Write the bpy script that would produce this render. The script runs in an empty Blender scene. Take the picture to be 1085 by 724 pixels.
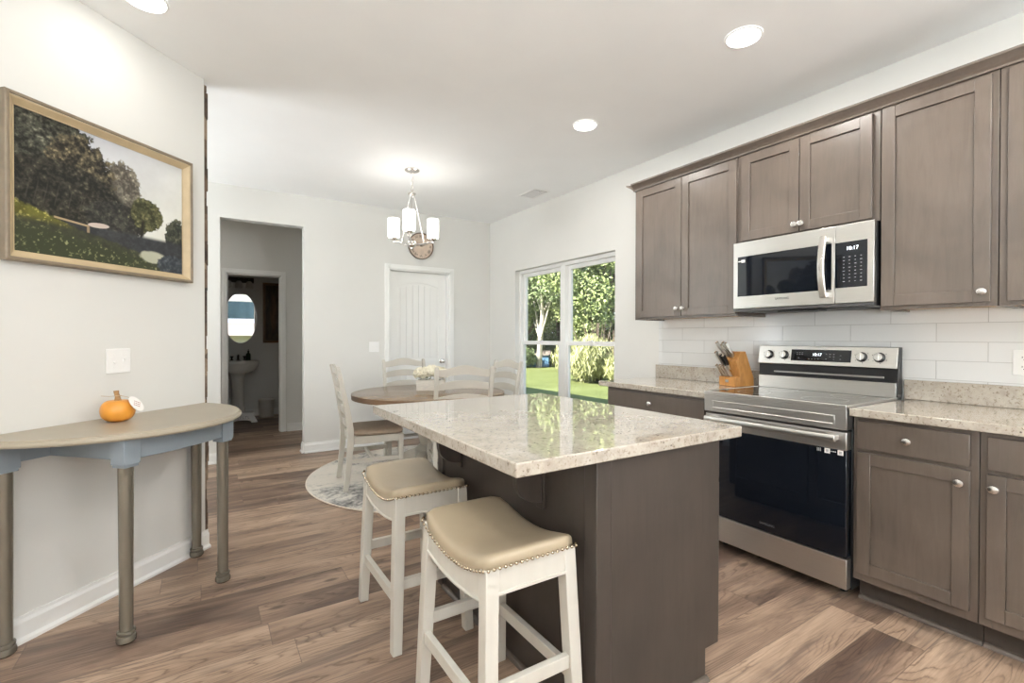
import bpy, bmesh, math, random
import numpy as np
from mathutils import Vector, Matrix

random.seed(7)
RNG = np.random.default_rng(11)
SC = bpy.context.scene
COL = SC.collection
S2 = 0.70710678
PI = math.pi

# ------------------------------------------------------------------ camera, world, sun, exposure
YAW, PITCH, ROLL, FPX, CAMH = 0.56940, -0.00754, -0.0021, 509.47, 1.2363
cam_d = bpy.data.cameras.new('camera')
cam = bpy.data.objects.new('camera', cam_d)
COL.objects.link(cam)
SC.camera = cam
cam_d.sensor_width = 36.0
cam_d.sensor_fit = 'HORIZONTAL'
cam_d.lens = FPX * 36.0 / 1085.0
cam_d.clip_start = 0.05
cam_d.clip_end = 400
fwd = Vector((math.sin(YAW) * math.cos(PITCH), math.cos(YAW) * math.cos(PITCH), math.sin(PITCH)))
rgt = Vector((math.cos(YAW), -math.sin(YAW), 0))
upv = rgt.cross(fwd)
r2, u2 = rgt * math.cos(ROLL) - upv * math.sin(ROLL), rgt * math.sin(ROLL) + upv * math.cos(ROLL)
cam.matrix_world = Matrix(((r2.x, u2.x, -fwd.x, 0), (r2.y, u2.y, -fwd.y, 0), (r2.z, u2.z, -fwd.z, CAMH), (0, 0, 0, 1)))

SC.view_settings.view_transform = 'Standard'
SC.view_settings.look = 'None'
SC.view_settings.gamma = 1.0
SC.view_settings.use_curve_mapping = False
SC.view_settings.exposure = 0.15
SC.cycles.use_denoising = True
SC.cycles.max_bounces = 12
SC.cycles.diffuse_bounces = 8
SC.cycles.glossy_bounces = 4
SC.cycles.transmission_bounces = 6
SC.cycles.transparent_max_bounces = 8
SC.cycles.sample_clamp_indirect = 6.0
SC.cycles.caustics_reflective = False
SC.cycles.caustics_refractive = False

LAMP_W = 9.0        # each recessed lamp
FILL_W = 200.0       # base power of the added fill panels
SUN_W = 19.0
SKY_W = 1.5

world = bpy.data.worlds.new('sky')
SC.world = world
world.use_nodes = True
wn = world.node_tree
wn.nodes.clear()
w_out = wn.nodes.new('ShaderNodeOutputWorld')
w_bg = wn.nodes.new('ShaderNodeBackground')
w_tc = wn.nodes.new('ShaderNodeTexCoord')
w_sep = wn.nodes.new('ShaderNodeSeparateXYZ')
w_rmp = wn.nodes.new('ShaderNodeValToRGB')
w_rmp.color_ramp.elements[0].position = 0.0
w_rmp.color_ramp.elements[0].color = (0.80, 0.88, 1.0, 1)
w_rmp.color_ramp.elements[1].position = 0.6
w_rmp.color_ramp.elements[1].color = (0.42, 0.62, 1.0, 1)
wn.links.new(w_tc.outputs['Generated'], w_sep.inputs[0])
wn.links.new(w_sep.outputs['Z'], w_rmp.inputs[0])
wn.links.new(w_rmp.outputs[0], w_bg.inputs[0])
w_bg.inputs[1].default_value = SKY_W
wn.links.new(w_bg.outputs[0], w_out.inputs[0])

sun_d = bpy.data.lights.new('sun', 'SUN')
sun_d.energy = SUN_W
sun_d.angle = 0.012
sun_d.color = (1.0, 0.95, 0.86)
sun = bpy.data.objects.new('sun', sun_d)
COL.objects.link(sun)
sun.location = (-20, 6, 20)
sun.rotation_euler = Vector((0.79, -0.06, -0.60)).to_track_quat('-Z', 'Y').to_euler()


def area(name, loc, direction, sx, sy, watts, color=(1, 1, 1), spread=PI):
    d = bpy.data.lights.new(name, 'AREA')
    d.shape = 'RECTANGLE'
    d.size, d.size_y, d.energy, d.color, d.spread = sx, sy, watts, color, spread
    o = bpy.data.objects.new(name, d)
    COL.objects.link(o)
    o.location = loc
    o.rotation_euler = Vector(direction).to_track_quat('-Z', 'Z').to_euler()
    return o


# unseen fill panels, tilted up, added to brighten the ceiling and upper walls
area('side_fill', (-2.06, -2.0, 1.5), (1, 0.1, 3.0), 2.4, 1.6, FILL_W * 2.2, (0.93, 0.97, 1.0))
area('rear_fill', (2.55, -3.38, 1.5), (0.0, 1, 2.6), 1.0, 1.6, FILL_W * 1.0, (0.93, 0.97, 1.0))
area('den_fill', (-2.84, 4.3, 1.5), (1, 0.0, 2.0), 1.8, 1.4, FILL_W * 0.9, (0.93, 0.97, 1.0))


# ------------------------------------------------------------------ materials
def new_mat(name):
    m = bpy.data.materials.new(name)
    m.use_nodes = True
    nt = m.node_tree
    b = nt.nodes['Principled BSDF']
    return m, nt, b


def node(nt, typ, **kw):
    n = nt.nodes.new(typ)
    for k, v in kw.items():
        setattr(n, k, v)
    return n


def ramp(nt, stops, interp='LINEAR'):
    n = nt.nodes.new('ShaderNodeValToRGB')
    cr = n.color_ramp
    cr.interpolation = interp
    while len(cr.elements) < len(stops):
        cr.elements.new(0.5)
    for e, (p, c) in zip(cr.elements, stops):
        e.position = p
        e.color = (c[0], c[1], c[2], 1)
    return n


def coords(nt, scale=(1, 1, 1), rot=(0, 0, 0), kind='Object'):
    tc = nt.nodes.new('ShaderNodeTexCoord')
    mp = nt.nodes.new('ShaderNodeMapping')
    mp.inputs['Scale'].default_value = scale
    mp.inputs['Rotation'].default_value = rot
    nt.links.new(tc.outputs[kind], mp.inputs[0])
    return mp.outputs[0]


def noise(nt, vec, scale, detail=3, rough=0.5, dist=0.0):
    n = nt.nodes.new('ShaderNodeTexNoise')
    n.inputs['Scale'].default_value = scale
    n.inputs['Detail'].default_value = detail
    n.inputs['Roughness'].default_value = rough
    n.inputs['Distortion'].default_value = dist
    nt.links.new(vec, n.inputs['Vector'])
    return n.outputs['Fac']


def bump(nt, b, h, strength=0.1, dist=0.01):
    n = nt.nodes.new('ShaderNodeBump')
    n.inputs['Strength'].default_value = strength
    n.inputs['Distance'].default_value = dist
    nt.links.new(h, n.inputs['Height'])
    nt.links.new(n.outputs[0], b.inputs['Normal'])


def mixc(nt, fac, a, b, mode='MIX'):
    n = nt.nodes.new('ShaderNodeMix')
    n.data_type = 'RGBA'
    n.blend_type = mode
    for sock, val in ((0, fac), (6, a), (7, b)):
        if hasattr(val, 'is_linked') or hasattr(val, 'links'):
            nt.links.new(val, n.inputs[sock])
        elif sock == 0:
            n.inputs[0].default_value = val
        else:
            n.inputs[sock].default_value = (val[0], val[1], val[2], 1)
    return n.outputs[2]


def math_n(nt, op, a, b=0.0, c=None):
    n = nt.nodes.new('ShaderNodeMath')
    n.operation = op
    for i, v in enumerate((a, b, c)):
        if v is None:
            continue
        if hasattr(v, 'links'):
            nt.links.new(v, n.inputs[i])
        else:
            n.inputs[i].default_value = v
    return n.outputs[0]


def mat_plain(name, col, rough=0.5, metal=0.0, var=0.06, vscale=8.0, spec=0.5, bmp=0.0, stretch=(1, 1, 1), coat=0.0):
    m, nt, b = new_mat(name)
    v = coords(nt, stretch)
    f = noise(nt, v, vscale, 3)
    lo = tuple(max(0, c * (1 - var)) for c in col)
    hi = tuple(min(1, c * (1 + var)) for c in col)
    r = ramp(nt, [(0.3, lo), (0.7, hi)])
    nt.links.new(f, r.inputs[0])
    nt.links.new(r.outputs[0], b.inputs['Base Color'])
    b.inputs['Roughness'].default_value = rough
    b.inputs['Metallic'].default_value = metal
    b.inputs['Specular IOR Level'].default_value = spec
    b.inputs['Coat Weight'].default_value = coat
    if bmp:
        bump(nt, b, f, bmp, 0.004)
    return m


def mat_emit(name, col, strength):
    m, nt, b = new_mat(name)
    b.inputs['Base Color'].default_value = (0.8, 0.8, 0.8, 1)
    b.inputs['Emission Color'].default_value = (*col, 1)
    b.inputs['Emission Strength'].default_value = strength
    return m


def mat_cabinet(name, base, rough=0.34, stretch=(14, 14, 1.6), spec=0.32, coat=0.0):
    m, nt, b = new_mat(name)
    v = coords(nt, stretch)
    f = noise(nt, v, 3.0, 5, 0.62, 0.6)
    v2 = coords(nt, (1, 1, 1))
    f2 = noise(nt, v2, 2.3, 3, 0.5, 0.8)
    d = tuple(c * 0.90 for c in base)
    l = tuple(c * 1.08 for c in base)
    r = ramp(nt, [(0.30, d), (0.5, base), (0.72, l)])
    nt.links.new(f, r.inputs[0])
    r2_ = ramp(nt, [(0.35, (0.84, 0.84, 0.84)), (0.65, (1.08, 1.07, 1.06))])
    nt.links.new(f2, r2_.inputs[0])
    c = mixc(nt, 1.0, r.outputs[0], r2_.outputs[0], 'MULTIPLY')
    nt.links.new(c, b.inputs['Base Color'])
    b.inputs['Roughness'].default_value = rough
    b.inputs['Specular IOR Level'].default_value = spec
    b.inputs['Coat Weight'].default_value = coat
    b.inputs['Coat Roughness'].default_value = 0.3
    return m


def mat_granite(name):
    m, nt, b = new_mat(name)
    v = coords(nt)
    f1 = noise(nt, v, 16, 5, 0.7, 0.3)
    base = ramp(nt, [(0.30, (0.36, 0.315, 0.26)), (0.5, (0.46, 0.41, 0.345)), (0.7, (0.53, 0.49, 0.425))])
    nt.links.new(f1, base.inputs[0])
    f2 = noise(nt, v, 75, 3, 0.7)
    fl = ramp(nt, [(0.33, (0.42, 0.37, 0.32)), (0.45, (1, 1, 1)), (0.62, (1, 1, 1)), (0.72, (1.15, 1.14, 1.12))])
    nt.links.new(f2, fl.inputs[0])
    c = mixc(nt, 0.85, base.outputs[0], fl.outputs[0], 'MULTIPLY')
    vo = node(nt, 'ShaderNodeTexVoronoi')
    vo.inputs['Scale'].default_value = 48
    nt.links.new(v, vo.inputs['Vector'])
    vr = ramp(nt, [(0.0, (1, 1, 1)), (0.13, (1, 1, 1)), (0.2, (0, 0, 0))])
    nt.links.new(vo.outputs['Distance'], vr.inputs[0])
    pick = noise(nt, v, 7, 2, 0.6)
    pr = ramp(nt, [(0.52, (0, 0, 0)), (0.6, (1, 1, 1))])
    nt.links.new(pick, pr.inputs[0])
    k = math_n(nt, 'MULTIPLY', vr.outputs[0], pr.outputs[0])
    c2 = mixc(nt, k, c, (0.10, 0.085, 0.075))
    nt.links.new(c2, b.inputs['Base Color'])
    b.inputs['Roughness'].default_value = 0.035
    b.inputs['IOR'].default_value = 1.62
    b.inputs['Coat Weight'].default_value = 0.45
    b.inputs['Coat Roughness'].default_value = 0.02
    b.inputs['Coat IOR'].default_value = 1.6
    return m


def mat_steel(name, col=(0.62, 0.61, 0.59), rough=0.24, stretch=(1, 1, 60)):
    m, nt, b = new_mat(name)
    v = coords(nt, stretch)
    f = noise(nt, v, 6, 3, 0.6)
    r = ramp(nt, [(0.2, tuple(c * 0.93 for c in col)), (0.8, tuple(min(1, c * 1.05) for c in col))])
    nt.links.new(f, r.inputs[0])
    nt.links.new(r.outputs[0], b.inputs['Base Color'])
    rr = node(nt, 'ShaderNodeMapRange')
    rr.inputs['To Min'].default_value = rough * 0.8
    rr.inputs['To Max'].default_value = rough * 1.25
    nt.links.new(f, rr.inputs[0])
    nt.links.new(rr.outputs[0], b.inputs['Roughness'])
    b.inputs['Metallic'].default_value = 1.0
    return m


def mat_floor():
    m, nt, b = new_mat('plank_floor')
    tc = node(nt, 'ShaderNodeTexCoord')
    sp = node(nt, 'ShaderNodeSeparateXYZ')
    nt.links.new(tc.outputs['Object'], sp.inputs[0])
    PW, PL = 0.178, 1.22
    yrow = math_n(nt, 'DIVIDE', sp.outputs['Y'], PW)
    row = math_n(nt, 'FLOOR', yrow)
    wr = node(nt, 'ShaderNodeTexWhiteNoise', noise_dimensions='1D')
    nt.links.new(row, wr.inputs['W'])
    xs = math_n(nt, 'DIVIDE', sp.outputs['X'], PL)
    xs = math_n(nt, 'ADD', xs, math_n(nt, 'MULTIPLY', wr.outputs['Value'], 7.3))
    colm = math_n(nt, 'FLOOR', xs)
    fx = math_n(nt, 'FRACT', xs)
    fy = math_n(nt, 'FRACT', yrow)
    cell = node(nt, 'ShaderNodeCombineXYZ')
    nt.links.new(colm, cell.inputs[0])
    nt.links.new(row, cell.inputs[1])
    wc = node(nt, 'ShaderNodeTexWhiteNoise', noise_dimensions='3D')
    nt.links.new(cell.outputs[0], wc.inputs['Vector'])
    off = node(nt, 'ShaderNodeVectorMath', operation='MULTIPLY')
    nt.links.new(wc.outputs['Color'], off.inputs[0])
    off.inputs[1].default_value = (13, 17, 11)
    pos = node(nt, 'ShaderNodeVectorMath', operation='ADD')
    nt.links.new(tc.outputs['Object'], pos.inputs[0])
    nt.links.new(off.outputs[0], pos.inputs[1])

    def mapped(sc):
        mp = node(nt, 'ShaderNodeMapping')
        mp.inputs['Scale'].default_value = sc
        nt.links.new(pos.outputs[0], mp.inputs[0])
        return mp.outputs[0]
    # broad tone inside a plank
    broad = noise(nt, mapped((0.8, 4.0, 1)), 1.5, 4, 0.6, 0.6)
    # cathedral grain: fine contour lines of a stretched field with a wavering edge
    warp = noise(nt, mapped((5.0, 16.0, 1)), 2.0, 3, 0.6)
    field = noise(nt, mapped((0.55, 4.6, 1)), 1.15, 2.0, 0.4, 0.35)
    fw_ = math_n(nt, 'ADD', math_n(nt, 'MULTIPLY', field, 34.0), math_n(nt, 'MULTIPLY', warp, 1.1))
    rings = math_n(nt, 'FRACT', fw_)
    ringr = ramp(nt, [(0.0, (0.42, 0.38, 0.36)), (0.14, (0.86, 0.85, 0.84)), (0.5, (1.05, 1.05, 1.05)), (0.86, (0.95, 0.95, 0.95)), (1.0, (0.42, 0.38, 0.36))])
    nt.links.new(rings, ringr.inputs[0])
    vis = ramp(nt, [(0.36, (0.1, 0.1, 0.1)), (0.56, (1, 1, 1))])
    nt.links.new(noise(nt, mapped((0.9, 5.0, 1)), 1.7, 2, 0.5), vis.inputs[0])
    fine = noise(nt, mapped((2.0, 70, 1)), 2.2, 4, 0.7)
    finer = ramp(nt, [(0.3, (0.74, 0.73, 0.72)), (0.58, (1.06, 1.06, 1.06))])
    nt.links.new(fine, finer.inputs[0])
    # dark heartwood streaks and knots
    dark = noise(nt, mapped((0.55, 7.5, 1)), 1.7, 5, 0.62, 1.1)
    darkr = ramp(nt, [(0.52, (0, 0, 0)), (0.66, (1, 1, 1))])
    nt.links.new(dark, darkr.inputs[0])
    vo = node(nt, 'ShaderNodeTexVoronoi')
    vo.inputs['Scale'].default_value = 1.0
    nt.links.new(mapped((2.1, 5.0, 1)), vo.inputs['Vector'])
    kn = ramp(nt, [(0.0, (1, 1, 1)), (0.05, (0.9, 0.9, 0.9)), (0.10, (0, 0, 0))])
    nt.links.new(vo.outputs['Distance'], kn.inputs[0])
    tone = ramp(nt, [(0.25, (0.118, 0.076, 0.056)), (0.42, (0.250, 0.170, 0.122)), (0.56, (0.375, 0.262, 0.186)), (0.78, (0.485, 0.350, 0.252))])
    # per plank shift
    tsh = math_n(nt, 'ADD', broad, math_n(nt, 'MULTIPLY', math_n(nt, 'SUBTRACT', wc.outputs['Value'], 0.5), 0.34))
    nt.links.new(tsh, tone.inputs[0])
    c = mixc(nt, math_n(nt, 'MULTIPLY', vis.outputs[0], 0.85), tone.outputs[0], ringr.outputs[0], 'MULTIPLY')
    c = mixc(nt, 0.85, c, finer.outputs[0], 'MULTIPLY')
    c = mixc(nt, math_n(nt, 'MULTIPLY', darkr.outputs[0], 0.62), c, (0.095, 0.068, 0.058))
    c = mixc(nt, math_n(nt, 'MULTIPLY', kn.outputs[0], 0.8), c, (0.060, 0.038, 0.028))
    # seams
    ey = math_n(nt, 'MINIMUM', fy, math_n(nt, 'SUBTRACT', 1.0, fy))
    ex = math_n(nt, 'MULTIPLY', math_n(nt, 'MINIMUM', fx, math_n(nt, 'SUBTRACT', 1.0, fx)), PL / PW)
    e = math_n(nt, 'MINIMUM', ey, ex)
    seam = math_n(nt, 'LESS_THAN', e, 0.009)
    c = mixc(nt, math_n(nt, 'MULTIPLY', seam, 0.55), c, (0.09, 0.065, 0.055))
    nt.links.new(c, b.inputs['Base Color'])
    b.inputs['Roughness'].default_value = 0.42
    b.inputs['Specular IOR Level'].default_value = 0.42
    bump(nt, b, fine, 0.08, 0.003)
    return m


def mat_tile():
    m, nt, b = new_mat('subway_tile')
    tc = node(nt, 'ShaderNodeTexCoord')
    sp = node(nt, 'ShaderNodeSeparateXYZ')
    nt.links.new(tc.outputs['Object'], sp.inputs[0])
    cb = node(nt, 'ShaderNodeCombineXYZ')
    nt.links.new(math_n(nt, 'SUBTRACT', math_n(nt, 'MULTIPLY', sp.outputs['Y'], -1.0), -0.712), cb.inputs[0])
    nt.links.new(math_n(nt, 'SUBTRACT', sp.outputs['Z'], 1.028), cb.inputs[1])
    br = node(nt, 'ShaderNodeTexBrick')
    br.inputs['Scale'].default_value = 1.0
    br.inputs['Brick Width'].default_value = 0.39
    br.inputs['Row Height'].default_value = 0.096
    br.inputs['Mortar Size'].default_value = 0.0016
    br.inputs['Mortar Smooth'].default_value = 0.4
    br.offset = 0.5
    br.inputs['Color1'].default_value = (0.74, 0.75, 0.745, 1)
    br.inputs['Color2'].default_value = (0.70, 0.71, 0.705, 1)
    br.inputs['Mortar'].default_value = (0.48, 0.48, 0.47, 1)
    nt.links.new(cb.outputs[0], br.inputs['Vector'])
    nt.links.new(br.outputs['Color'], b.inputs['Base Color'])
    b.inputs['Roughness'].default_value = 0.16
    inv = math_n(nt, 'SUBTRACT', 1.0, br.outputs['Fac'])
    bump(nt, b, inv, 0.5, 0.003)
    return m


def mat_stone():
    m, nt, b = new_mat('stacked_stone')
    v = coords(nt, (1, 1, 1))
    oi = node(nt, 'ShaderNodeObjectInfo')
    f = noise(nt, v, 14, 5, 0.7)
    vo = node(nt, 'ShaderNodeTexVoronoi')
    vo.inputs['Scale'].default_value = 9
    nt.links.new(v, vo.inputs['Vector'])
    r = ramp(nt, [(0.25, (0.03, 0.02, 0.014)), (0.5, (0.15, 0.10, 0.065)), (0.75, (0.34, 0.26, 0.18))])
    mx = math_n(nt, 'ADD', math_n(nt, 'MULTIPLY', f, 0.5), math_n(nt, 'MULTIPLY', vo.outputs['Color'], 0.5))
    nt.links.new(mx, r.inputs[0])
    nt.links.new(r.outputs[0], b.inputs['Base Color'])
    b.inputs['Roughness'].default_value = 0.85
    bump(nt, b, f, 0.5, 0.01)
    return m


def mat_rug():
    m, nt, b = new_mat('rug_pile')
    v = coords(nt, (1, 1, 1))
    f = noise(nt, v, 1.9, 7, 0.7, 0.7)
    g = noise(nt, v, 30, 4, 0.75)
    mx = math_n(nt, 'ADD', math_n(nt, 'MULTIPLY', f, 0.72), math_n(nt, 'MULTIPLY', g, 0.28))
    r = ramp(nt, [(0.37, (0.10, 0.10, 0.10)), (0.43, (0.30, 0.29, 0.275)), (0.475, (0.50, 0.475, 0.43)), (0.53, (0.62, 0.575, 0.51)), (0.75, (0.68, 0.62, 0.54))])
    nt.links.new(mx, r.inputs[0])
    nt.links.new(r.outputs[0], b.inputs['Base Color'])
    b.inputs['Roughness'].default_value = 0.95
    b.inputs['Specular IOR Level'].default_value = 0.1
    bump(nt, b, g, 0.3, 0.004)
    return m


def mat_wood(name, cols, stretch, scale=2.0, rough=0.4, rings=10.0):
    m, nt, b = new_mat(name)
    v = coords(nt, stretch)
    f = noise(nt, v, scale, 3, 0.55, 0.4)
    w = math_n(nt, 'FRACT', math_n(nt, 'MULTIPLY', f, rings))
    tri = math_n(nt, 'ABSOLUTE', math_n(nt, 'SUBTRACT', w, 0.5))
    mx = math_n(nt, 'ADD', math_n(nt, 'MULTIPLY', f, 0.7), math_n(nt, 'MULTIPLY', tri, 0.5))
    r = ramp(nt, [(0.3, cols[0]), (0.5, cols[1]), (0.75, cols[2])])
    nt.links.new(mx, r.inputs[0])
    nt.links.new(r.outputs[0], b.inputs['Base Color'])
    b.inputs['Roughness'].default_value = rough
    return m


def mat_leaf(name, cols):
    m, nt, b = new_mat(name)
    oi = node(nt, 'ShaderNodeTexCoord')
    f = noise(nt, oi.outputs['Object'], 2.6, 4, 0.75)
    r = ramp(nt, [(0.3, cols[0]), (0.5, cols[1]), (0.68, cols[2])])
    nt.links.new(f, r.inputs[0])
    nt.links.new(r.outputs[0], b.inputs['Base Color'])
    b.inputs['Roughness'].default_value = 0.7
    b.inputs['Specular IOR Level'].default_value = 0.2
    return m


def mat_grass():
    m, nt, b = new_mat('lawn_grass')
    v = coords(nt)
    f = noise(nt, v, 0.5, 5, 0.7)
    g = noise(nt, v, 14, 4, 0.7)
    mx = math_n(nt, 'ADD', math_n(nt, 'MULTIPLY', f, 0.5), math_n(nt, 'MULTIPLY', g, 0.5))
    r = ramp(nt, [(0.3, (0.085, 0.10, 0.036)), (0.5, (0.150, 0.175, 0.062)), (0.7, (0.235, 0.26, 0.11))])
    nt.links.new(mx, r.inputs[0])
    nt.links.new(r.outputs[0], b.inputs['Base Color'])
    b.inputs['Roughness'].default_value = 0.9
    b.inputs['Specular IOR Level'].default_value = 0.1
    return m


def mat_vcol(name, rough=0.5):
    m, nt, b = new_mat(name)
    a = node(nt, 'ShaderNodeAttribute', attribute_name='paint')
    nt.links.new(a.outputs['Color'], b.inputs['Base Color'])
    b.inputs['Roughness'].default_value = rough
    b.inputs['Specular IOR Level'].default_value = 0.2
    return m


def mat_glass_pane():
    m, nt, b = new_mat('window_glass')
    nt.nodes.remove(b)
    out = nt.nodes['Material Output']
    tr = node(nt, 'ShaderNodeBsdfTransparent')
    tr.inputs[0].default_value = (0.97, 0.98, 0.97, 1)
    gl = node(nt, 'ShaderNodeBsdfGlossy')
    gl.inputs['Roughness'].default_value = 0.0
    mx = node(nt, 'ShaderNodeMixShader')
    mx.inputs[0].default_value = 0.04
    nt.links.new(tr.outputs[0], mx.inputs[1])
    nt.links.new(gl.outputs[0], mx.inputs[2])
    nt.links.new(mx.outputs[0], out.inputs[0])
    return m


M = {}
M['wall'] = mat_plain('wall_paint', (0.70, 0.695, 0.665), 0.75, var=0.012, vscale=3, spec=0.25)
M['ceiling'] = mat_plain('ceiling_paint', (0.925, 0.935, 0.935), 0.9, var=0.012, vscale=3, spec=0.15)
M['trim'] = mat_plain('white_trim_paint', (0.82, 0.82, 0.80), 0.4, var=0.015, vscale=4)
M['floor'] = mat_floor()
M['tile'] = mat_tile()
M['stone'] = mat_stone()
M['granite'] = mat_granite('speckled_granite')
M['cab'] = mat_cabinet('taupe_cabinet', (0.120, 0.0945, 0.0765), 0.27, spec=0.65, coat=0.45)
M['cab_shaded'] = mat_cabinet('island_cabinet_shaded', (0.055, 0.044, 0.037), 0.40, spec=0.4)  # same cabinet finish darkened, dim low light painted into its colour
M['cab_in'] = mat_plain('raw_cabinet_ply', (0.60, 0.40, 0.21), 0.6, var=0.08)
M['nickel'] = mat_plain('brushed_nickel', (0.72, 0.70, 0.67), 0.25, 1.0, var=0.03)
M['chrome'] = mat_plain('polished_nickel', (0.74, 0.71, 0.68), 0.10, 1.0, var=0.02)
M['steel'] = mat_steel('brushed_stainless', (0.66, 0.65, 0.63), 0.36)
M['steel_v'] = mat_steel('brushed_stainless_bright', (0.70, 0.69, 0.66), 0.30)
M['black_glass'] = mat_plain('black_glass', (0.006, 0.008, 0.012), 0.03, var=0.1, spec=0.5)
M['cooktop_glass'] = mat_plain('cooktop_glass', (0.012, 0.012, 0.013), 0.05, var=0.1, spec=0.8)
M['black'] = mat_plain('black_plastic', (0.012, 0.012, 0.013), 0.35, var=0.1)
M['grey_metal'] = mat_plain('dark_grey_metal', (0.10, 0.10, 0.10), 0.4, 0.6, var=0.08)
M['white_pl'] = mat_plain('white_plastic', (0.84, 0.84, 0.83), 0.35, var=0.01)
M['slot'] = mat_plain('dark_slot', (0.05, 0.05, 0.05), 0.6, var=0.05)
M['leather'] = mat_plain('tan_leather', (0.40, 0.325, 0.225), 0.36, var=0.05, vscale=5, bmp=0.04)
M['seatcloth'] = mat_plain('taupe_seat_fabric', (0.30, 0.225, 0.160), 0.6, var=0.07, vscale=30)
M['whitewood'] = mat_plain('distressed_white_wood', (0.62, 0.595, 0.535), 0.42, var=0.035, vscale=9, stretch=(3, 3, 0.6))
M['creamwood'] = mat_plain('cream_grey_wood', (0.52, 0.49, 0.43), 0.45, var=0.035, vscale=9)
M['stud'] = mat_plain('antique_nailhead', (0.50, 0.42, 0.31), 0.22, 1.0, var=0.08)
M['tabletop'] = mat_wood('brown_table_veneer', ((0.12, 0.075, 0.042), (0.22, 0.145, 0.085), (0.31, 0.22, 0.135)), (1.2, 8, 1), 1.6, 0.2)
M['tableedge'] = mat_plain('dark_brown_table_edge', (0.15, 0.085, 0.045), 0.35, var=0.1)
M['console_top'] = mat_plain('champagne_paint', (0.345, 0.30, 0.228), 0.38, var=0.04, vscale=6)
M['console_leg'] = mat_plain('silver_taupe_paint', (0.23, 0.21, 0.17), 0.26, 0.65, var=0.05)
M['console_apron'] = mat_plain('blue_grey_paint', (0.25, 0.29, 0.325), 0.42, 0.1, var=0.04)
M['pumpkin'] = mat_plain('orange_pumpkin_skin', (0.66, 0.275, 0.035), 0.38, var=0.13, vscale=14)
M['stem'] = mat_plain('dry_stem', (0.30, 0.17, 0.07), 0.8, var=0.3, vscale=60)
M['twine'] = mat_plain('jute_twine', (0.42, 0.30, 0.17), 0.9, var=0.1)
M['paper'] = mat_plain('white_paper', (0.85, 0.83, 0.80), 0.8, var=0.02)
M['ink'] = mat_plain('red_brown_ink', (0.42, 0.20, 0.14), 0.8, var=0.05)
M['frame_out'] = mat_plain('grey_brown_frame', (0.20, 0.155, 0.105), 0.45, var=0.10, vscale=30, stretch=(1, 1, 1))
M['frame_in'] = mat_plain('pale_gold_frame', (0.48, 0.375, 0.23), 0.5, var=0.06, vscale=20)
M['painting'] = mat_vcol('oil_painting', 0.4)
M['shade'] = mat_emit('lit_opal_glass', (1.0, 0.96, 0.90), 5.5)
M['lens'] = mat_emit('lit_lens', (1.0, 0.98, 0.94), 8.0)
M['display'] = mat_emit('lit_digits', (0.85, 0.92, 1.0), 2.2)
M['grey_print'] = mat_plain('grey_print', (0.42, 0.42, 0.42), 0.6, var=0.03)
M['faint_print'] = mat_plain('faint_grey_print', (0.10, 0.10, 0.10), 0.6, var=0.03)
M['dark_print'] = mat_plain('dark_print', (0.03, 0.03, 0.03), 0.5, var=0.03)
M['clockface'] = mat_plain('aged_clock_paper', (0.62, 0.50, 0.40), 0.7, var=0.14, vscale=14)
M['clockrim'] = mat_plain('dark_bronze', (0.13, 0.09, 0.06), 0.4, 0.5, var=0.1)
M['blockwood'] = mat_wood('knife_block_wood', ((0.36, 0.16, 0.04), (0.46, 0.215, 0.06), (0.53, 0.27, 0.085)), (6, 6, 0.8), 3, 0.38, 6)
M['petal'] = mat_plain('cream_petal', (0.84, 0.80, 0.66), 0.8, var=0.06, vscale=30)
M['greyplanter'] = mat_plain('whitewashed_planter', (0.62, 0.59, 0.53), 0.7, var=0.12, vscale=20, stretch=(1, 1, 6))
M['leafdark'] = mat_plain('bouquet_leaf', (0.16, 0.20, 0.07), 0.7, var=0.15)
M['porcelain'] = mat_plain('porcelain', (0.80, 0.78, 0.72), 0.12, var=0.01)
M['mirror'] = mat_plain('mirror_silver', (0.92, 0.92, 0.92), 0.0, 1.0, var=0.0)
M['bronze'] = mat_plain('oil_rubbed_bronze', (0.05, 0.035, 0.025), 0.35, 0.8, var=0.1)
M['darkframe'] = mat_plain('brown_frame', (0.17, 0.085, 0.04), 0.4, var=0.1)
M['dimglass'] = mat_plain('unlit_frosted_glass', (0.62, 0.60, 0.55), 0.5, var=0.02)
M['greenbottle'] = mat_plain('dark_green_bottle', (0.03, 0.06, 0.035), 0.15, var=0.1)
M['rug'] = mat_rug()
M['rugedge'] = mat_plain('rug_binding', (0.66, 0.58, 0.48), 0.9, var=0.06)
M['grass'] = mat_grass()
M['bark'] = mat_plain('pale_bark', (0.50, 0.46, 0.40), 0.9, var=0.25, vscale=6, stretch=(1, 1, 0.5))
M['barkdark'] = mat_plain('brown_bark', (0.16, 0.12, 0.09), 0.9, var=0.25, vscale=6)
M['leaf1'] = mat_leaf('tree_leaves_green', ((0.07, 0.10, 0.05), (0.20, 0.26, 0.12), (0.44, 0.50, 0.30)))
M['leaf2'] = mat_leaf('tree_leaves_yellow_green', ((0.12, 0.15, 0.06), (0.30, 0.36, 0.14), (0.56, 0.61, 0.34)))
M['leaf3'] = mat_leaf('shrub_leaves_straw', ((0.16, 0.17, 0.07), (0.38, 0.39, 0.18), (0.62, 0.60, 0.36)))
M['mulch'] = mat_plain('brown_mulch', (0.20, 0.14, 0.10), 0.95, var=0.3, vscale=20)
M['blue'] = mat_plain('blue_painted_board', (0.12, 0.25, 0.42), 0.7, var=0.08)
M['teal'] = mat_plain('teal_cloth', (0.022, 0.05, 0.065), 0.85, var=0.06)
M['siding'] = mat_plain('beige_siding', (0.56, 0.50, 0.42), 0.8, var=0.08, vscale=3, stretch=(1, 1, 14))
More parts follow.
